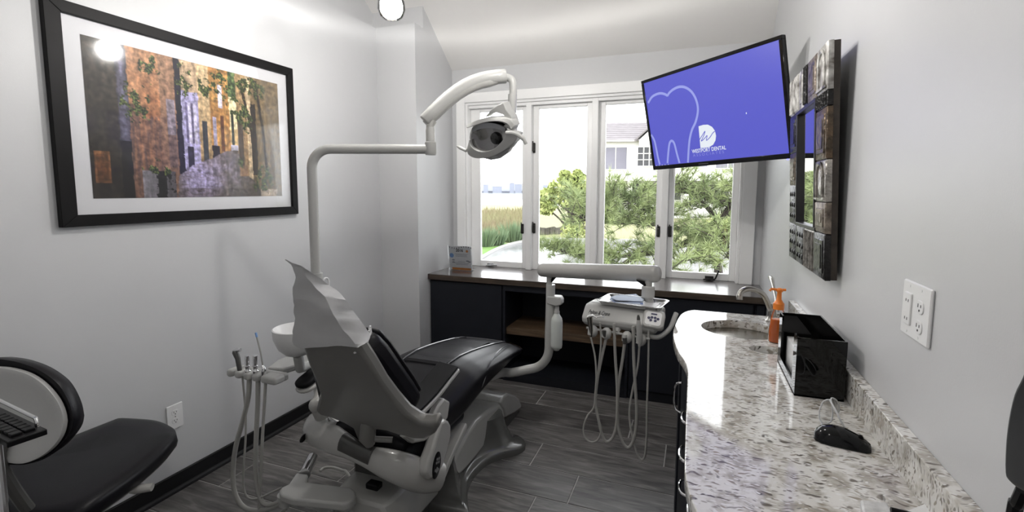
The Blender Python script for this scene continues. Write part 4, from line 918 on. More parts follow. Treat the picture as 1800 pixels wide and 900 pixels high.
# lamp head: local frame
Hc = at(862, 243, Y=2.15); nf = V((-.25, -.93, -.27)).normalized(); MH = frame(Hc, nf, V((1, -.12, .14)))  # z out of the reflector
def hp(x, y, z=0): return MH @ V((x, y, z))
def lp(a, b, z=0):
    q = at(780+a/4.5, 130+b/4.5, P=(Hc+nf*z, nf)); return q
bowl = [(.13, -.0), (.125, -.03), (.10, -.06), (.06, -.08), (.002, -.085)]
obj('reflector', lathe([(r_, z) for r_, z in bowl]+[(.002, -.082), (.057, -.076), (.096, -.056), (.12, -.028), (.125, 0)], MH @ Matrix.Translation((0, -.008, 0)), 14, 1.0, .74), mat('mirror_reflector', (.42, .41, .41), .05, 1, var=.1, vscale=5), t, sm=0)
obj('back_housing', lathe([(.133, -.004), (.13, -.035), (.105, -.068), (.063, -.092), (.002, -.098), (.002, -.09), (.06, -.086)], MH, 28, 1, .72), PLAS2, t, sm=50)
# lower chin frame
outer = [(180, 600), (195, 640), (240, 665), (310, 668), (390, 650), (470, 610), (530, 565), (575, 520), (585, 470)]
inner = [(200, 520), (215, 570), (260, 605), (320, 615), (390, 595), (440, 555), (475, 510), (490, 470), (500, 430)]
oo_ = smooth([lp(a, b, .012) for a, b in outer], 3); ii_ = smooth([lp(a, b, .02) for a, b in inner], 3)
obj('front_frame', loft([[o_, i_, i_-nf*.02, o_-nf*.045] for o_, i_ in zip(oo_, ii_)]), PLAS2, t, bev=.003)
tp = smooth([lp(a, b, .01) for a, b in ((172, 410), (240, 375), (320, 350), (400, 345), (470, 345), (530, 365), (560, 410))], 4); tb = smooth([lp(a, b, .02) for a, b in ((178, 430), (240, 410), (320, 385), (400, 375), (460, 380), (505, 400), (530, 440))], 4)
obj('top_visor', loft([[a, b, b-nf*.02, a-nf*.05] for a, b in zip(tp, tb)]), PLAS2, t, bev=.003)
v1 = smooth([lp(a, b, .028) for a, b in ((225, 425), (290, 395), (360, 388), (430, 400), (485, 430))], 4); v2 = smooth([lp(a, b, .024) for a, b in ((222, 462), (290, 436), (360, 428), (430, 438), (485, 462))], 4)
obj('chrome_visor', loft([[a, b, b-nf*.012, a-nf*.012] for a, b in zip(v1, v2)]), mat('dark_chrome', (.30, .30, .31), .08, 1, var=.05), t)
obj('bulb_cover', lathe([(.001, .03), (.024, .025), (.03, .0), (.028, -.03), (.02, -.06)], MH @ Matrix.Translation((.035, -.005, -.01)), 18, 1, 1.1), mat('bulb_shield', (.05, .05, .05), .15, .8, var=.1), t, sm=50)
kt = smooth([lp(a, b, -.05) for a, b in ((540, 200), (470, 235), (400, 300), (380, 335))], 4)
yokeL = [lp(a, b, -.055) for a, b in ((520, 215), (540, 270), (580, 320), (598, 375), (590, 420), (555, 455), (540, 420), (552, 365), (520, 310), (460, 290), (400, 312), (375, 330), (420, 275), (475, 235))]
obj('yoke', prism(yokeL, nf*.05), PLAS2, t, bev=.006)
obj('right_cheek', prism([lp(a, b, -.03) for a, b in ((500, 400), (545, 370), (590, 430), (590, 540), (560, 580), (520, 570), (490, 480))], nf*.035), PLAS2, t, bev=.008)
obj('grip', tube(smooth([lp(a, b, .03) for a, b in ((496, 466), (545, 468), (590, 482), (630, 515), (652, 555))], 4), [.010]*8+[.0105]*5+[.008]*4, 10), PLAS2, t, label='curved grip handle')
obj('grip', tube(smooth([lp(a, b, .03) for a, b in ((180, 606), (145, 590), (108, 572))], 4), [.009]*7+[.007, .005], 10), PLAS2, t, label='curved grip handle')

# ================================================================== DELIVERY UNIT
t = thing('delivery_unit', 'light grey dental delivery unit with hoses on a swing arm', 'delivery unit', at(965, 630, Y=2.7))
PY = 2.70
post = [at(872, 658, Y=2.62), at(900, 655, Y=2.65), at(925, 650, Y=2.68), at(945, 645, Y=PY), at(958, 634, Y=PY), at(964.5, 618, Y=PY), at(965.5, 590, Y=PY), at(967, 545, Y=PY), at(968, 500, Y=PY)]
obj('support_pipe', tube(smooth([V((CXm, 2.3, .36))]+post, 5), .0265, 16), PLAS2, t, sm=60)
aL, aR = at(953, 474, Y=2.72), at(1154, 481.5, Y=2.42)
ad = (aR-aL).normalized()
obj('upper_arm', tube([aL-ad*.008, aL-ad*.002, aL+ad*.02, aR-ad*.02, aR, aR+ad*.01], [.034, .041, .043, .043, .041, .034], 20), PLAS, t, sm=60)
obj('arm_joint', tube([at(965.5, 505, Y=PY), at(966, 480, Y=PY)], .018, 12), PLAS, t)
J = at(1140, 490, Y=2.42)
obj('arm_joint', tube([J, at(1140, 515, Y=2.42)], .017, 12), PLAS, t)
obj('joint_collar', lathe([(.031, 0), (.031, .05), (.026, .055)], Matrix.Translation(at(1139, 522, Y=2.42)), 18), PLAS2, t)
obj('joint_bracket', join(prism([at(966, 496, Y=PY-.012), at(974, 482, Y=PY-.012), at(982, 482, Y=PY-.012), at(970, 496, Y=PY-.012)], (0, .024, 0)), prism([at(1137, 500, Y=2.408), at(1126, 494, Y=2.408), at(1118, 493, Y=2.408), at(1137, 506, Y=2.408)], (0, .024, 0))), BLK, t, sm=0)
bq = [at(961, 521, Y=PY-.03), at(984, 522, Y=PY-.03), at(987, 528, Y=PY-.03), at(987, 536, Y=PY-.03), at(977, 539, Y=PY-.03), at(960, 534, Y=PY-.03)]
obj('bottle_bracket', prism(bq, (0, .06, 0)), PLAS2, t, bev=.006)
bb_ = at(978, 612, Y=PY-.005); bt_ = at(978, 540, Y=PY-.005); hb = bt_.z-bb_.z
MB2 = Matrix.Translation((bb_.x, PY-.005, bb_.z))
obj('water_bottle', lathe([(.016, -.012), (.02, -.004), (.032, .004), (.0345, .02), (.0345, hb*.66), (.031, hb*.74), (.018, hb*.82), (.0145, hb*.86)], MB2, 20), mat('milky_bottle', (.66, .69, .66), .35, var=.02), t, sm=50, label='milky white water bottle')
obj('bottle_neck', lathe([(.0165, hb*.86), (.017, hb*.9), (.014, hb*.92), (.014, hb*1.04)], MB2, 16), PLAS2, t)
# head
ha = math.radians(-9); hx_ = V((math.cos(ha), math.sin(ha), 0)); HCn = V((-.303, 2.345, .0))
MD = frame((HCn.x, HCn.y, 0), (0, 0, 1), hx_)     # local x along head, y back, z up
zt = at(1095, 540, Y=2.30).z; zb = at(1090, 578, Y=2.27).z
hp_ = [(-.112, zb+.04), (-.110, zb+.018), (-.085, zb), (.08, zb+.005), (.10, zb+.03), (.10, zt-.008), (.07, zt), (-.05, zt), (-.070, zt-.012)]
def sec(x, k=1): cz_ = (zb+zt)/2; return [MD @ V((x, y*k, cz_+(z-cz_)*k)) for y, z in hp_]
obj('control_head', loft([sec(-.182, .80), sec(-.178, .94), sec(-.165, 1), sec(.150, 1), sec(.165, .97), sec(.172, .85)]), PLAS2, t, bev=.006, seg=3)
text('head_lettering', 'Pelton & Crane', frame(MD @ V((-.15, -.0955, zb+.060)), (MD.to_3x3() @ V((0, -.85, .52))), hx_), .028, INK, t, width=.105, shear=.35)
kp = frame(MD @ V((.158, -.085, (zb+zt)/2+.018)), MD.to_3x3() @ V((.1, -.8, .62)), hx_)
obj('keypad', slab(.095, .088, .018, -.02, .014, kp, .006), PLAS2, t, sm=45)
obj('keypad_face', slab(.07, .064, .012, .0135, .0148, kp, .0004), WPLA, t)
obj('keypad_buttons', join(*[lathe([(.0065, .0145), (.0065, .0158), (.001, .016)], kp @ Matrix.Translation((a, b, 0)), 10) for a, b in ((-.02, .0), (-.007, .004), (.007, .004), (.02, 0), (-.01, -.01), (.01, -.01))], *[cbox((0, .021, .0152), (.026, .007, .001), kp)]), mat('navy_button', (.03, .03, .09), .4, var=.1), t)
gh = [MD @ V((.06, -.07, zb-.004)), MD @ V((.14, -.085, zb-.012)), MD @ V((.19, -.09, zb-.005)), MD @ V((.225, -.06, zb+.03)), MD @ V((.238, -.03, zb+.075)), MD @ V((.242, -.015, zb+.092))]
obj('grab_handle', tube(smooth(gh, 5), .011, 10), PLAS2, t, sm=60)
obj('head_mount', tube([MD @ V((.11, .085, zt-.02)), at(1139, 522, Y=2.42)], .02, 12), PLAS, t)
# handpiece rail
YR = 2.215
rl, rr_ = at(1031, 576, Y=YR+.02), at(1142, 596, Y=YR-.005)
obj('handpiece_rail', tube([rl, rr_], .0055, 8), PLAS2, t)
obj('rail_arm', tube([at(1090, 570, Y=YR+.06), at(1083, 585, Y=YR+.01)], [.013, .014], 10), PLAS2, t)
hold = [(1041, 582), (1065, 586), (1101, 592.5), (1126, 597)]
for x, y in hold:
    p_ = at(x, y, Y=YR-.005)
    obj('handpiece_holder', join(ball(p_+V((.003, 0, 0)), .027, 14, .9, 1, 1.05), tube([p_+V((-.004, -.018, .016)), p_+V((-.006, -.022, -.012))], .012, 10)), PLAS2, t, sm=60)
def pxpath(pts, Yp, k=6): return smooth([at(740+a/2.25, 440+b/2.25, Y=Yp) for a, b in pts], k)
def dn(pts): return pts
hoses = [([(672, 345), (688, 420), (693, 500), (689, 590), (698, 650), (712, 705), (700, 748), (672, 758), (648, 738), (643, 700), (658, 655), (684, 620), (692, 540), (704, 450), (712, 360), (708, 285)], .0042, .0),
         ([(732, 350), (716, 420), (698, 510), (690, 600), (702, 670), (714, 722), (732, 755), (755, 745), (770, 705), (776, 640), (776, 540), (769, 430), (765, 340), (764, 290)], .0068, .012),
         ([(806, 366), (796, 440), (782, 530), (777, 630), (781, 700), (796, 755), (818, 780), (838, 758), (850, 700), (853, 630), (848, 540), (842, 440), (840, 360), (840, 300)], .0072, .02),
         ([(864, 380), (857, 460), (836, 555), (825, 630), (828, 690), (838, 745), (855, 805), (873, 828), (886, 808), (892, 740), (894, 620), (898, 500), (900, 400), (900, 315)], .0048, .03)]
for pts, r_, dy in hoses: obj('hose', tube(pxpath(pts, YR-.012+dy*.4), r_, 8), HOSE, t, sm=80)
# instruments in the holders
def hand(pts, rs, m_, name): obj(name, tube([at(1020+a/6.426, 500+b/6.426, Y=YR-.03) for a, b in pts], rs, 12), m_, t, sm=60)
hand([(118, 590), (122, 520), (112, 430), (105, 365)], [.006, .009, .012, .014], NICK, 'syringe')
hand([(85, 362), (140, 350), (180, 375), (240, 355), (268, 378)], [.005, .006, .003, .003, .002], CHROME, 'syringe_tip')
hand([(270, 590), (268, 520)], [.008, .010], DKSH, 'coupling')
hand([(505, 670), (500, 600)], [.010, .011], DKSH, 'coupling')
hand([(668, 700), (672, 600), (664, 480), (658, 400)], [.006, .013, .012, .009], PLAS2, 'scaler')
hand([(658, 402), (657, 370), (655, 345)], [.008, .007, .004], DKSH, 'scaler_tip')

# ---- tray on top of the head and napkin
tc_ = [at(1047, 527, Z=.975), at(1078, 515, Z=.975), at(1184, 527, Z=.975), at(1150, 541, Z=.975)]
tcz = zt+.006
corn = [at(1049, 528, Z=tcz+.018), at(1076, 516.5, Z=tcz+.018), at(1182, 528, Z=tcz+.018), at(1148, 541, Z=tcz+.018)]
cT = sum(corn, V())/4; exT = ((corn[2]-corn[1])+(corn[3]-corn[0])).normalized(); wT = ((corn[2]-corn[1]).length+(corn[3]-corn[0]).length)/2*1.05; hT = ((corn[1]-corn[0]).length+(corn[2]-corn[3]).length)/2
MT = frame((cT.x, cT.y, tcz), (0, 0, 1), exT)
t = thing('instrument_tray', 'shallow stainless steel instrument tray on top of the delivery unit', 'tray', (cT.x, cT.y, tcz))
def trr(i, z): return [MT @ V((x, y, z)) for x, y in rr(wT-2*i, hT-2*i, max(.025-i*.5, .006), 5)]
obj('pan', loft([trr(.014, 0), trr(.004, .014), trr(-.002, .016), trr(-.004, .019), trr(0, .020), trr(.006, .016), trr(.016, .003), trr(.03, .0025)]), mat('polished_tray_steel', (.70, .70, .70), .16, 1, var=.03), t, sm=50)
t = thing('folded_napkin', 'folded pale blue paper napkin lying in the steel tray', 'napkin', (cT.x, cT.y, tcz+.004))
NAP = mat('pale_blue_napkin', (.62, .70, .84), .8, var=.03, bump=.1, bscale=20); NAP2 = mat('blue_napkin_edge', (.18, .26, .55), .8, var=.05)
nq = [at(1020+a/6.426, 500+b/6.426, Z=tcz+.010) for a, b in ((330, 160), (400, 140), (620, 125), (710, 190), (705, 212), (560, 205), (400, 195), (360, 178))]
obj('fold', prism(nq, (0, 0, -.006)), NAP, t, bev=.001); obj('fold', prism([p+V((.003, .006, .008)) for p in nq[:4]+[nq[4]+V((-.004, .006, 0)), nq[6]]], (0, 0, -.004)), NAP, t, bev=.001)
obj('under_layer', prism([nq[7], nq[4]+V((.002, -.003, 0)), nq[4]+V((0, .004, 0)), nq[6]], (0, 0, -.0065)), NAP2, t)
obj('tray_paper', prism([MT @ V((x, y, .0035)) for x, y in rr(wT-.075, hT-.07, .008, 2)], (0, 0, .0006)), WPLA, t)

# ================================================================== ASSISTANT UNIT (left of chair)
t = thing('assistant_unit', 'light grey assistant arm with suction hoses left of the dental chair', 'suction unit', at(520, 880, Z=0))
hz_ = .685
hl, hr = at(407, 652, Z=hz_), at(493, 668, Z=hz_)
hd = (hr-hl); hd.z = 0; HL_ = hd.length; hd.normalize()
MA = frame((hl.x, hl.y, hz_), (0, 0, 1), hd)      # x along holder, y away (towards wall)
sx0 = [0, .165, .345, .525, .70, 1.0]
for k in range(5):
    a, b = sx0[k]*HL_+.001, sx0[k+1]*HL_-.016 if k < 4 else HL_
    obj('holder_finger', cbox(((a+b)/2, 0, 0), (b-a, .06, .034), MA), PLAS2, t, bev=.011, seg=3)
obj('holder_bar', cbox((HL_/2, .035, 0), (HL_, .03, .034), MA), PLAS2, t, bev=.01, seg=3)
la0, la1 = at(478, 640, Z=hz_+.01), at(540, 616, Z=hz_+.01)
wv = V((.0, .045, 0))
obj('link_arm', prism([at(470, 646, Z=hz_+.012), at(488, 632, Z=hz_+.012), at(512, 623, Z=hz_+.012), at(560, 612, Z=hz_+.012), at(560, 628, Z=hz_+.012), at(525, 640, Z=hz_+.012), at(497, 648, Z=hz_+.012)], (0, 0, -.028)), PLAS2, t, bev=.006)
obj('link_rod', tube([at(500, 648, Z=hz_-.01), at(560, 622, Z=hz_-.01)], .006, 8), BLK, t)
pln = (hl, V((hd.y, -hd.x, 0)))
def apx(pts): return smooth([at(a/2.646, 560+b/2.646, P=pln) for a, b in pts], 6)
floorz = lambda P_: [V((p.x, p.y, max(p.z, .012))) for p in P_]
for pts, r_ in (([(1128, 272), (1136, 360), (1143, 460), (1142, 560), (1134, 680), (1132, 770), (1150, 828), (1195, 838), (1260, 810), (1310, 786)], .0045), ([(1160, 275), (1154, 370), (1128, 480), (1098, 590), (1084, 700), (1090, 800), (1125, 868), (1180, 893), (1250, 885), (1330, 850)], .0105),
                ([(1200, 280), (1199, 400), (1192, 540), (1189, 680), (1198, 790), (1225, 858), (1275, 862), (1330, 830)], .010), ([(1236, 285), (1229, 410), (1221, 550), (1215, 690), (1210, 800), (1206, 890), (1225, 935), (1280, 925), (1335, 880)], .0065)):
    obj('hose', tube(floorz(apx(pts)), r_, 8), HOSE, t, sm=80)
def ins_(pts, rs, m_, name): obj(name, tube([at(390+a/5.294, 570+b/5.294, P=(hl+V((hd.y, -hd.x, 0))*.012, pln[1])) for a, b in pts], rs, 12), m_, t, sm=50)
ins_([(175, 490), (165, 420), (148, 320), (125, 262), (122, 245)], [.006, .010, .011, .013, .010], DKSH, 'air_syringe')
ins_([(108, 250), (140, 240), (172, 238)], [.006, .008, .008], CHROME, 'syringe_buttons')
for x0_ in (238, 312):
    ins_([(x0_, 500), (x0_, 460), (x0_+2, 430), (x0_+2, 425), (x0_+1, 395), (x0_-2, 388), (x0_-2, 380), (x0_, 300), (x0_, 290)], [.008, .009, .013, .0095, .0095, .014, .009, .0105, .010], CHROME, 'suction_valve')
ins_([(388, 510), (390, 450), (392, 420), (385, 400), (380, 380)], [.007, .010, .011, .007, .004], CHROME, 'saliva_ejector_valve')
ins_([(382, 395), (360, 260), (335, 160), (322, 105)], [.0032]*4, PLAS, 'saliva_ejector'); ins_([(326, 120), (316, 78)], [.0045, .0045], BLU, 'blue_tip')
# lower double link
tp_ = [(640, 530), (750, 545), (745, 618), (1150, 670), (1192, 705), (1195, 755), (1150, 800), (1080, 823), (600, 775), (500, 740), (480, 700), (495, 670), (570, 635)]
zp = .26
obj('lower_link', prism([at(400+a/5.293, 730+b/5.293, Z=zp) for a, b in tp_], (0, 0, -.035)), PLAS2, t, bev=.009, seg=3)
for a, b, r_ in ((545, 730, .035), (1100, 760, .037)):
    p_ = at(400+a/5.293, 730+b/5.293, Z=zp-.03)
    obj('pivot_boss', lathe([(r_, 0), (r_, -.02), (r_*.85, -.024), (r_*.85, -.045), (.01, -.047)], Matrix.Translation(p_), 20), PLAS2, t, sm=50)
obj('link_tube', tube([at(400+790/5.293, 730+400/5.293, Y=1.72), at(400+715/5.293, 730+550/5.293, Z=zp-.01)], .026, 14), CHROME, t)
obj('link_tube', tube([at(400+1390/5.293, 730+740/5.293, Z=.16), at(400+1180/5.293, 730+900/5.293, Z=.14), at(560, 930, Z=.14)], .022, 12), PLAS2, t)
obj('link_tube', tube([at(400+850/5.293, 730+850/5.293, Z=.14), at(600, 925, Z=.12), at(640, 960, Z=.1)], .018, 12), PLAS2, t)
obj('support_leg', join(tube([at(620, 872, Z=.2), V((-1.30, 1.66, .12))], .02, 10), tube([V((-1.70, 1.83, .26)), V((-1.5, 1.85, .26)), V((-1.35, 1.85, .24))], .028, 12)), PLAS2, t)
obj('coiled_hose', tube(smooth([at(400+a/5.293, 730+b/5.293, Z=.05) for a, b in ((860, 520), (900, 490), (980, 485), (1060, 510), (1120, 545))]+[V((-1.38, 1.75, .05))], 5), .007, 8), HOSE, t)
# cuspidor bowl
t = thing('cuspidor_bowl', 'white rounded cuspidor bowl behind the paper covered headrest', 'bowl', at(512, 612, X=-1.66))
bc = at(522, 588, X=-1.62)
obj('bowl', lathe([(.012, -.095), (.05, -.085), (.08, -.055), (.097, -.01), (.10, .03), (.095, .033), (.085, .0), (.06, -.05), (.01, -.07)], Matrix.Translation(bc), 28), WPLA, t, sm=50)
obj('stem', tube([bc+V((0, 0, -.09)), V((bc.x-.02, bc.y+.03, .70)), V((-1.70, 1.80, .66))], .022, 12), PLAS2, t)

# ================================================================== STOOL
t = thing('operator_stool', 'black padded stool with white backrest shell at the left wall', 'stool', (-1.95, 1.02, 0))
szz = .5
so = [(312, 762), (306, 748), (280, 737), (240, 733), (195, 731.5), (150, 733), (90, 742), (30, 760), (-40, 790), (-60, 840), (-20, 890), (40, 912), (100, 906), (150, 890), (200, 858), (250, 822), (292, 786)]
SO = [at(x, y, Z=szz) for x, y in so]; SOs = smooth(SO+[SO[0]], 4)[:-1]; sc_ = sum(SOs, V())/len(SOs)
SOs = [V((max(p.x, XL+.04), p.y, p.z)) for p in SOs]
def sr(k, dz): return [V((sc_.x+(p.x-sc_.x)*k, sc_.y+(p.y-sc_.y)*k, szz+dz)) for p in SOs]
obj('seat', loft([sr(.80, -.075), sr(.92, -.07), sr(.98, -.052), sr(1.0, -.03), sr(.99, -.012), sr(.95, .0), sr(.86, .008), sr(.6, .012), sr(.3, .010), sr(.05, .006)]), LEATH, t, sm=70)
obj('seat_pan', loft([sr(.55, -.10), sr(.85, -.088), sr(.93, -.07), sr(.9, -.065)]), PLAS, t, sm=50)
lv = [at(212, 858, Z=.42), at(240, 860, Z=.42), at(268, 856, Z=.42)]
obj('height_lever', tube([at(150, 850, Z=.425)]+lv, [.006, .009, .014, .012], 10, flat=1.6), PLAS, t, sm=60)
obj('gas_column', tube([V((sc_.x, sc_.y, .06)), V((sc_.x, sc_.y, .41))], .026, 14), BLK, t)
for k in range(5):
    a = 2*PI*k/5+.3; e_ = V((sc_.x+.26*math.cos(a), sc_.y+.26*math.sin(a), .065)); e_.x = max(e_.x, XL+.06)
    l_ = obj('leg', tube([V((sc_.x, sc_.y, .085)), e_], [.022, .013], 8), CHROME, t)
    obj('caster', tube([e_+V((-.012, 0, -.037)), e_+V((.012, 0, -.037))], .027, 14), BLK, l_)
# backrest facing the wall, shell side to the viewer
bC = at(22, 722, Y=.80); bnv = V((.35, -.90, .12)).normalized(); MBK = frame(bC, bnv, (1, .39, 0))
def bl(pts, z): return [at(a/3, 600+b/3, P=(bC+bnv*z, bnv)) for a, b in pts]
oc_ = [(409, 410), (398, 350), (372, 285), (335, 225), (285, 180), (220, 140), (150, 112), (70, 92), (-30, 85), (-130, 110), (-220, 180), (-260, 280), (-270, 400), (-230, 520), (-150, 610), (-40, 645), (80, 645), (150, 645), (230, 622), (310, 570), (370, 505), (400, 455)]
ic_ = [(358, 420), (350, 370), (325, 310), (280, 250), (225, 200), (160, 163), (80, 140), (0, 132), (-80, 145), (-160, 200), (-205, 290), (-210, 400), (-180, 500), (-110, 580), (-20, 625), (60, 634), (110, 640), (160, 635), (230, 605), (290, 560), (330, 510), (350, 465)]
def rk(P_, k):
    c_ = sum(P_, V())/len(P_); return [c_+(p-c_)*k for p in P_]
O1 = smooth(bl(oc_, 0)+bl(oc_[:1], 0), 3)[:-1]; I1 = smooth(bl(ic_, .012)+bl(ic_[:1], .012), 3)[:-1]
dvb = -bnv
obj('back_pad', loft([rk([p+dvb*.03 for p in O1], .5), rk([p+dvb*.045 for p in O1], .85), [p+dvb*.03 for p in rk(O1, .97)], [p for p in O1], [p+bnv*.012 for p in rk(O1, .985)], [p-bnv*.004 for p in I1]]), LEATH, t, sm=70)
obj('back_shell', loft([[p for p in I1], [p+bnv*.012 for p in rk(I1, .985)], [p+bnv*.014 for p in rk(I1, .90)], [p+bnv*.006 for p in rk(I1, .74)], [p+bnv*.004 for p in rk(I1, .3)]]), mat('white_shell', (.56, .56, .55), .35, coat=.2, var=.02), t, sm=60)
obj('back_stem', tube(smooth([bC+bnv*.02+V((0, 0, -.06)), bC+bnv*.05+V((0, 0, -.16)), V((bC.x, bC.y+.06, .40)), V((sc_.x, sc_.y-.05, .405))], 6), .018, 10), DKSH, t)

# ================================================================== KEYBOARD ON A STAND (left edge)
kz = at(70, 772, Y=.52).z
t = thing('keyboard_stand', 'slim chrome pole stand carrying the keyboard at the left edge', 'stand', (-1.27, .5, 0))
kp0 = at(6, 830, Y=.52)
obj('pole', tube([V((kp0.x-.01, .52, .02)), V((kp0.x-.01, .52, kz-.018))], .007, 10), CHROME, t)
obj('tray', box((-1.72, .47, kz-.02), (-1.28, .53, kz-.012)), BLK, t, bev=.002)
obj('foot', lathe([(.16, 0), (.16, .012), (.03, .025), (.012, .03)], Matrix.Translation((kp0.x-.01, .52, 0)), 28), BLK, t)
t = thing('keyboard', 'black keyboard corner with chrome bar at the left edge', 'keyboard', (-1.3, .5, kz-.012))
K0 = at(12, 778, Z=kz); MKb = frame((K0.x, K0.y, kz-.012), (0, 0, 1), V((.97, -.1, 0)))
obj('body', cbox((-.22, .03, .006), (.44, .06, .012), MKb), BLK, t, bev=.002)
for i in range(8):
    for j in range(2): obj('key', cbox((-.025-i*.0195, .02+j*.0195, .0145), (.017, .017, .006), MKb), BLK, t, bev=.0015)
obj('chrome_bar', tube(smooth([MKb @ V((-.30, .058, .03)), MKb @ V((-.06, .055, .03)), MKb @ V((-.035, .055, .029)), MKb @ V((-.03, .055, .010))], 4), .0035, 8), CHROME, t)

# ================================================================== OUTSIDE
GZ = -.5
def g(x, y, z=GZ): return at(x, y, Z=z)
MEAD = mat('marsh_grass', (0.223, 0.229, 0.105), .9, col2=(0.192, 0.174, 0.093), vscale=.35, detail=8, coords='Object')
LAWN = mat('mown_lawn', (0.099, 0.186, 0.031), .9, col2=(0.068, 0.136, 0.025), vscale=2, detail=6)
WETA = mat('wet_driveway', (0.186, 0.186, 0.192), .22, col2=(0.124, 0.124, 0.13), vscale=.8, detail=6, rvar=.12)
KERB = mat('pale_kerb_stone', (0.341, 0.335, 0.322), .8, var=.08)
WATER = mat('pale_river', (.52, .55, .58), .06, var=.03, vscale=.05)
struct(obj('ground', box((-150, YW+.3, GZ-.4), (60, 62, GZ-.03)), MEAD, sm=0), 'pale green marsh meadow beyond the driveway')
struct(obj('river', box((-400, 62, GZ-.6), (150, 420, GZ-.25)), WATER, sm=0), 'pale river behind the marsh')
kp_ = [(745, 520), (800, 482), (845, 454), (870, 440), (890, 432), (912, 426.5), (935, 423), (965, 421.5), (1000, 422), (1040, 423), (1120, 424)]
KP = smooth([g(*q) for q in kp_], 4)
end = [V((14, KP[-1].y, GZ)), V((14, 4.3, GZ)), V((KP[0].x, 4.3, GZ))]
struct(obj('driveway', prism([V((p.x, p.y, GZ-.02)) for p in KP+end], (0, 0, -.06)), WETA, sm=0), 'wet grey driveway outside the window')
struct(obj('kerb', loft([[p+V((0, -.02, .0-.03)), p+V((0, -.02, .07)), p+V((0, .16, .07)), p+V((0, .16, -.03))] for p in KP]), KERB, sm=30), 'pale kerb edging the driveway')
lw_ = [g(*q) for q in ((745, 505), (800, 474), (845, 449), (870, 436), (890, 429), (880, 424), (850, 430), (820, 436), (760, 450))]
struct(obj('lawn', prism([V((p.x, p.y+.15, GZ-.01)) for p in lw_], (0, 0, -.04)), LAWN, sm=0), 'strip of green lawn beside the kerb')
sw_ = smooth([g(*q) for q in ((930, 414), (950, 412), (975, 411), (1005, 409), (1040, 408))], 3)
t = thing('stone_edging', 'low dark stone garden edging behind the driveway', 'edging', sw_[0])
for i in range(len(sw_)-1):
    a, b = sw_[i], sw_[i+1]; a = a.lerp(b, .04)
    obj('stone', loft([[a+V((0, 0, -.04)), a+V((0, 0, .28+.05*(i % 2))), a+V((0, .3, .28)), a+V((0, .3, -.04))], [b+V((0, 0, -.04)), b+V((0, 0, .3+.03*(i % 3))), b+V((0, .3, .28)), b+V((0, .3, -.04))]]), mat('dark_edging_stone', (.13, .12, .105), .9, var=.3, vscale=5) if i == 0 else MATS['dark_edging_stone'], t, bev=.03)
# blades helper
def blades(n, fn, wdt):
    vs, fs = [], []
    for _ in range(n):
        p, tip = fn(); s_ = V((random.uniform(-1, 1), random.uniform(-1, 1), 0)).normalized()*wdt; m_ = p.lerp(tip, .55)+V((0, 0, .06*(tip-p).length)); k = len(vs)
        vs += [p-s_, p+s_, m_+s_*.7, m_-s_*.7, tip]; fs += [(k, k+1, k+2, k+3), (k+3, k+2, k+4)]
    return vs, fs
def reed():
    p = g(random.uniform(815, 925), random.uniform(372, 419)); p.z = GZ-.05; h_ = random.uniform(.25, .7)
    return p, p+V((random.uniform(-.2, .2), random.uniform(-.1, .1), h_))
o = obj('marsh_reeds', blades(5000, reed, .03), mat('dry_reeds', (0.236, 0.236, 0.118), .9, col2=(0.205, 0.161, 0.099), vscale=.5), sm=0)
o['kind'] = 'stuff'; o['label'] = 'pale yellow and brown marsh reeds beyond the driveway'; o['category'] = 'reeds'
ORN = mat('blue_green_grass', (0.105, 0.161, 0.081), .8, col2=(0.149, 0.205, 0.105), vscale=3)
for cx_, cy_, r_, h_, lb in ((852, 432, .5, .75, 'tall ornamental grass clump nearest the left pane edge'), (871, 430, .45, .62, 'tall ornamental grass clump in the middle behind the lawn'), (904, 424, .6, .85, 'tall ornamental grass clump beside the kerb bend')):
    c = g(cx_, cy_)
    def fn():
        a = random.uniform(0, 2*PI); q = math.sqrt(random.random())*r_*.6; p = c+V((q*math.cos(a), q*math.sin(a), -.03))
        return p, p+V((q*1.1*math.cos(a), q*1.1*math.sin(a), h_*random.uniform(.6, 1.05)))
    o = obj('ornamental_grass', blades(260, fn, .022), ORN, sm=0); tag(o, lb, 'grass', 'ornamental grass clumps')
# far shore
HAZ = mat('far_bank_haze_tint', (0.155, 0.164, 0.192), .9, var=.06, vscale=.02); HAZB = mat('far_building_haze_tint', (0.186, 0.198, 0.236), .9, var=.04, vscale=.05)  # distance haze is mixed into both base colours
hl_ = []
pts = []
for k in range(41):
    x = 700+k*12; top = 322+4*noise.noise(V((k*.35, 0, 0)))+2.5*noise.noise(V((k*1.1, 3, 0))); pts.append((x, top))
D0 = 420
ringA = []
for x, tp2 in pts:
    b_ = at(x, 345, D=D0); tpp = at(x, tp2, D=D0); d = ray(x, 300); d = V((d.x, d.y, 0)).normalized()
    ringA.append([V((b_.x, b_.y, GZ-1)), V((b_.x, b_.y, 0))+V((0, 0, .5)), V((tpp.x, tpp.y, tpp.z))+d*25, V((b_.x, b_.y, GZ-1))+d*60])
o = obj('far_shore', loft(ringA), HAZ, sm=60); struct(o, 'hazy wooded far shore across the river')
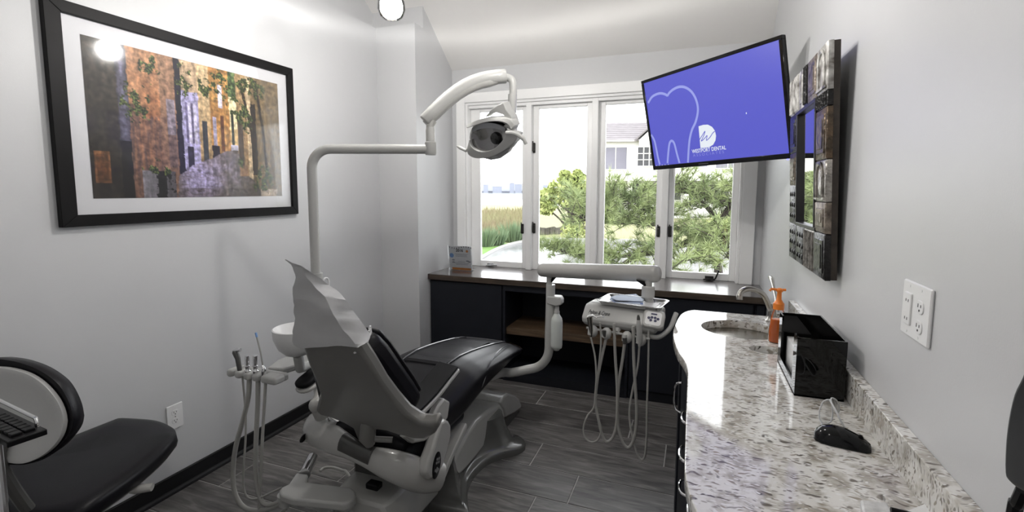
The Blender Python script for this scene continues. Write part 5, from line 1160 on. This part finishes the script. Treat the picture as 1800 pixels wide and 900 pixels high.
for i, (xa, xb, yt) in enumerate(((850, 858, 326), (866, 882, 329), (896, 904, 322), (905, 917, 325), (918, 926, 323), (955, 962, 327))):
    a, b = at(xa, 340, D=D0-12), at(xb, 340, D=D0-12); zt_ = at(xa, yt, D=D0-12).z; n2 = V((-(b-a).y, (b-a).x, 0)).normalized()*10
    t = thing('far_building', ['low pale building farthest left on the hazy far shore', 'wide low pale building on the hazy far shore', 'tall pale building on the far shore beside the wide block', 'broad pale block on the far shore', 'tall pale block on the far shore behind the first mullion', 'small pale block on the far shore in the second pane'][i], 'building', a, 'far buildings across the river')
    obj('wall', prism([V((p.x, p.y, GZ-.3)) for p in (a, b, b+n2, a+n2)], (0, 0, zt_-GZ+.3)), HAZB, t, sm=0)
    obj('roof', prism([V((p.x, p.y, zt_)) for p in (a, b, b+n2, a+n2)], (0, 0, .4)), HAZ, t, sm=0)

# ---- white building across the drive
FB0 = at(1150, 300, D=36); fd = V((math.cos(math.radians(14)), math.sin(math.radians(14)), 0)); fn_ = V((fd.y, -fd.x, 0))
FP = (FB0, fn_)
t = thing('office_building', 'white two-storey building with grey shingle roof across the driveway', 'building', V((FB0.x, FB0.y, GZ)))
STUC = mat('white_stucco', (0.6, 0.593, 0.562), .9, var=.03, vscale=1); ROOFM = mat('grey_shingles', (0.149, 0.136, 0.14), .9, var=.12, vscale=3, detail=8); WGL = mat('dark_window_glass', (.16, .16, .20), .5, spec=.15, var=.15, vscale=.6); DARK = mat('darker_window_glass', (.06, .06, .065), .5, spec=.15, var=.15)  # second glass is an evenly darker version of the first
Mf = frame((FB0.x, FB0.y, 0), fn_, fd)                        # local x along facade, y up, z out towards us
Mfi = Mf.inverted()
def fl(x, y): p_ = Mfi @ at(x, y, P=FP); return p_.x, p_.y
ev = fl(1090, 246)[1]; rd = fl(1100, 203)[1]; xl = fl(1052, 300)[0]; xrr = fl(1420, 300)[0]
gx = fl(1117, 246)[0]; gp = fl(1200, 175)
def fbox(x0, x1, y0, y1, z0, z1): return box((x0, y0, z0), (x1, y1, z1), Mf)
band = fl(1090, 318)[1]
obj('upper_wall', fbox(xl, xrr, band, ev, -8, 0), STUC, t, sm=0)
obj('lower_wall', fbox(xl, xrr, GZ-.1, band, -8, -1.2), STUC, t, sm=0)
# roof: shingle courses as separate pieces
n = 9; zr = -3.6
for k in range(n):
    f0, f1 = k/n, (k+1)/n
    P_ = [Mf @ V((xl-.3, ev+(rd-ev)*f0, .35+(zr-.35)*f0+.06)), Mf @ V((xrr, ev+(rd-ev)*f0, .35+(zr-.35)*f0+.06)), Mf @ V((xrr, ev+(rd-ev)*f1, .35+(zr-.35)*f1)), Mf @ V((xl-.3, ev+(rd-ev)*f1, .35+(zr-.35)*f1))]
    obj('shingle_course', prism(P_, (0, 0, -.12)), ROOFM, t, sm=0)
obj('rear_roof', prism([Mf @ V((xl-.3, rd, zr)), Mf @ V((xrr, rd, zr)), Mf @ V((xrr, ev, -8.3)), Mf @ V((xl-.3, ev, -8.3))], (0, 0, -.12)), ROOFM, t, sm=0)
obj('gable_wall', prism([Mf @ V((gx+.2, ev-.05, .42)), Mf @ V((2*gp[0]-gx-.2, ev-.05, .42)), Mf @ V((gp[0], gp[1], .42))], tuple(-fn_*3.5)), STUC, t, sm=0)
obj('gable_base', fbox(gx+.2, 2*gp[0]-gx-.2, band, ev-.04, -1, .42), STUC, t, sm=0)
for sgn in (1, -1):
    xx = lambda q: gp[0]+sgn*(q-gp[0])
    obj('gable_roof', prism([Mf @ V((xx(gx-.1), ev-.15, .55)), Mf @ V((gp[0], gp[1]+.1, .55)), Mf @ V((gp[0], gp[1]+.25, .55)), Mf @ V((xx(gx-.1), ev+.0, .55))], tuple(-fn_*3.8)), ROOFM, t, sm=0)
obj('eave_gutter', fbox(xl-.3, gx, ev-.16, ev-.02, .2, .42), mat('grey_gutter', (.35, .33, .33), .6, var=.05), t, sm=0)
def bwin(xa, ya, xb, yb, gl, cols_, rows_, z=.0, zz=0):
    (x0, y1), (x1, y0) = fl(xa, ya), fl(xb, yb)
    f_ = obj('window', join(fbox(x0-.06, x1+.06, y0-.06, y0, z, z+.08), fbox(x0-.06, x1+.06, y1, y1+.06, z, z+.06), fbox(x0-.06, x0, y0, y1, z, z+.06), fbox(x1, x1+.06, y0, y1, z, z+.06),
        *[fbox(x0+(x1-x0)*k/cols_-.03, x0+(x1-x0)*k/cols_+.03, y0, y1, z, z+.05) for k in range(1, cols_)], *[fbox(x0, x1, y0+(y1-y0)*k/rows_-.025, y0+(y1-y0)*k/rows_+.025, z, z+.05) for k in range(1, rows_)]), STUC, t, sm=0)
    for k in range(cols_): obj('pane', fbox(x0+(x1-x0)*k/cols_, x0+(x1-x0)*(k+1)/cols_, y0, y1, z, z+.02), gl, f_, sm=0)
WGL2 = mat('pale_lavender_glass', (.17, .165, .20), .5, spec=.15, var=.1, vscale=.5)  # matte lavender base colour for the paler panes
bwin(1063, 259.5, 1101, 297.5, WGL2, 2, 1, .002)
bwin(1120, 260, 1149, 292, DARK, 3, 3, .425)
bwin(1165, 260, 1195, 292, DARK, 3, 3, .425); bwin(1206, 262, 1240, 293.5, WGL2, 2, 1, .425); bwin(1256, 264, 1296, 296, WGL2, 2, 1, .425); bwin(1320, 264, 1350, 296, WGL2, 2, 1, .425)
for xa, xb in ((1064, 1075), (1078, 1088), (1090, 1102), (1115, 1130), (1133, 1144), (1146, 1160), (1166, 1182), (1190, 1203), (1216, 1232), (1236, 1250), (1256, 1272), (1276, 1290)):
    bwin(xa, 320, xb, 352, DARK, 1, 1, -1.19)
for cxp in (1108.5, 1208, 1306):
    x0 = fl(cxp-4, 330)[0]; x1 = fl(cxp+4, 330)[0]
    obj('column', join(fbox(x0, x1, GZ, band+.02, -.55, -.05), fbox(x0-.06, x1+.06, GZ, GZ+.35, -.6, 0), fbox(x0-.06, x1+.06, band-.2, band, -.6, 0)), STUC, t, sm=0)

# ---- trees
BARK = mat('dark_bark', (.045, .036, .03), .9, var=.3, vscale=20)
NEED = mat('pine_needles', (0.285, 0.335, 0.136), .7, col2=(0.136, 0.18, 0.074), vscale=3.5, detail=3)
t = thing('pine_tree', 'low spreading pine tree with long needles outside the right panes', 'tree', at(1250, 500, D=9.0))
tb_ = at(1252, 500, D=9.0); tb_.z = GZ-.03
limbs = [[tb_, at(1262, 470, D=9), at(1225, 415, D=8.8), at(1262, 388, D=8.6), at(1292, 352, D=8.4), at(1318, 325, D=8.3)],
         [at(1225, 415, D=8.8), at(1190, 402, D=8.6), at(1130, 392, D=8.4), at(1075, 392, D=8.2), at(1035, 386, D=8.2), at(1005, 376, D=8.2)],
         [at(1190, 402, D=8.6), at(1150, 370, D=8.5), at(1110, 352, D=8.4), at(1072, 345, D=8.4)],
         [at(1225, 415, D=8.8), at(1180, 438, D=8.4), at(1120, 448, D=8.0), at(1050, 452, D=7.8), at(1010, 447, D=7.7), at(985, 440, D=7.6), at(960, 432, D=7.6)],
         [at(1262, 388, D=8.6), at(1235, 356, D=8.6), at(1210, 338, D=8.6), at(1180, 330, D=8.6)], [at(1225, 415, D=8.8), at(1255, 428, D=8.2), at(1290, 440, D=8.0)],
         [at(1130, 392, D=8.4), at(1095, 372, D=8.3), at(1050, 362, D=8.3), at(1020, 360, D=8.3)], [at(1120, 448, D=8.0), at(1085, 470, D=7.8), at(1050, 486, D=7.7)], [at(1225, 415, D=8.8), at(1200, 455, D=7.8), at(1170, 480, D=7.5)], [at(1262, 388, D=8.6), at(1275, 420, D=8), at(1282, 455, D=7.7)]]
gs = []; tw_ = []
for i, l_ in enumerate(limbs):
    P_ = smooth(l_, 5); gs.append(tube(P_, [max(.012, (.085 if i == 0 else .045)*(1-.75*k/len(P_))) for k in range(len(P_))], 7))
    for k in range(4 if i else 14, len(P_)):
        for _ in range(4):
            d = V((random.uniform(-1, 1), random.uniform(-.8, .8), random.uniform(-.25, .75))).normalized()*random.uniform(.25, .65)
            if i == 3 and k > 14: d = d*.45
            if i == 3 and k > 14 and random.random() < .45: continue
            tw_.append((P_[k], P_[k]+d))
obj('trunk', gs[0], BARK, t); obj('branches', join(*gs[1:], *[tube([a, b], [.010, .004], 4) for a, b in tw_]), BARK, t)
vs, fs = [], []
def tuft(c, ax, n, L_):
    ax = ax.normalized()
    for _ in range(n):
        d = (ax*random.uniform(.2, 1.1)+V((random.gauss(0, 1), random.gauss(0, 1), random.gauss(.15, 1)))*.55).normalized()*L_*random.uniform(.7, 1.1)
        s_ = d.cross(V((random.uniform(-1, 1), random.uniform(-1, 1), random.uniform(-1, 1)))).normalized()*.0055; k = len(vs)
        vs.extend([c-s_, c+s_, c+d]); fs.append((k, k+1, k+2))
for a, b in tw_:
    for f_ in (.35, .6, .8, 1.0):
        tuft(a.lerp(b, f_)+V((random.gauss(0, .02),)*3), (b-a)+V((0, 0, .1)), 20, .17)
o = obj('needles', (vs, fs), NEED, t, sm=0); o['kind'] = 'stuff'
LEAF = mat('yellow_green_leaves', (0.384, 0.409, 0.149), .7, col2=(0.223, 0.279, 0.081), vscale=2.5)
def leafy(name, label, blobs, base, n, ls, lm, cat='tree'):
    t = thing(name, label, cat, base)
    vs, fs = [], []
    for c, r_ in blobs:
        for _ in range(n):
            d = V((random.gauss(0, 1), random.gauss(0, 1), random.gauss(0, 1))).normalized()*r_*random.random()**.4; d.z *= .8
            p = c+d; a = V((random.gauss(0, 1), random.gauss(0, 1), random.gauss(0, 1))).normalized(); b_ = a.cross(V((random.gauss(0, 1), random.gauss(0, 1), random.gauss(0, 1)))).normalized()
            k = len(vs); vs.extend([p-a*ls, p+b_*ls*.5, p+a*ls, p-b_*ls*.5]); fs.append((k, k+1, k+2, k+3))
    o = obj('leaves', (vs, fs), lm, t, sm=0); o['kind'] = 'stuff'
    cs = sum((c for c, _ in blobs), V())/len(blobs)
    obj('stems', join(*[tube(smooth([base+V((0, 0, -.05)), base.lerp(c, .5)+V((0, 0, .1)), c], 4), [.05]*4+[.035]*4+[.015], 6) for c, _ in blobs]), BARK, t)
tb2 = g(1010, 416); D2 = math.hypot(tb2.x, tb2.y)
leafy('leafy_tree', 'bright yellow green leafy tree behind the second pane', [(at(x, y, D=D2), r_) for x, y, r_ in ((985, 330, .55), (1005, 318, .5), (1028, 325, .6), (965, 345, .5), (995, 350, .6), (1025, 355, .7), (1045, 335, .7), (960, 365, .4), (1050, 370, .7), (993, 308, .25), (1015, 305, .2))], tb2, 300, .13, LEAF)
leafy('low_shrub', 'small bright green shrub beside the edging stones', [(g(1003, 420)+V((0, 0, .3)), .45), (g(1020, 420)+V((0, 0, .35)), .5)], g(1010, 421), 350, .07, LEAF, 'shrub')
leafy('low_shrub', 'yellow green shrub low behind the pine in the last pane', [(g(1262, 416)+V((0, .5, .5)), .6), (g(1285, 414)+V((0, .5, .6)), .65)], g(1272, 415)+V((0, .5, 0)), 400, .08, LEAF, 'shrub')
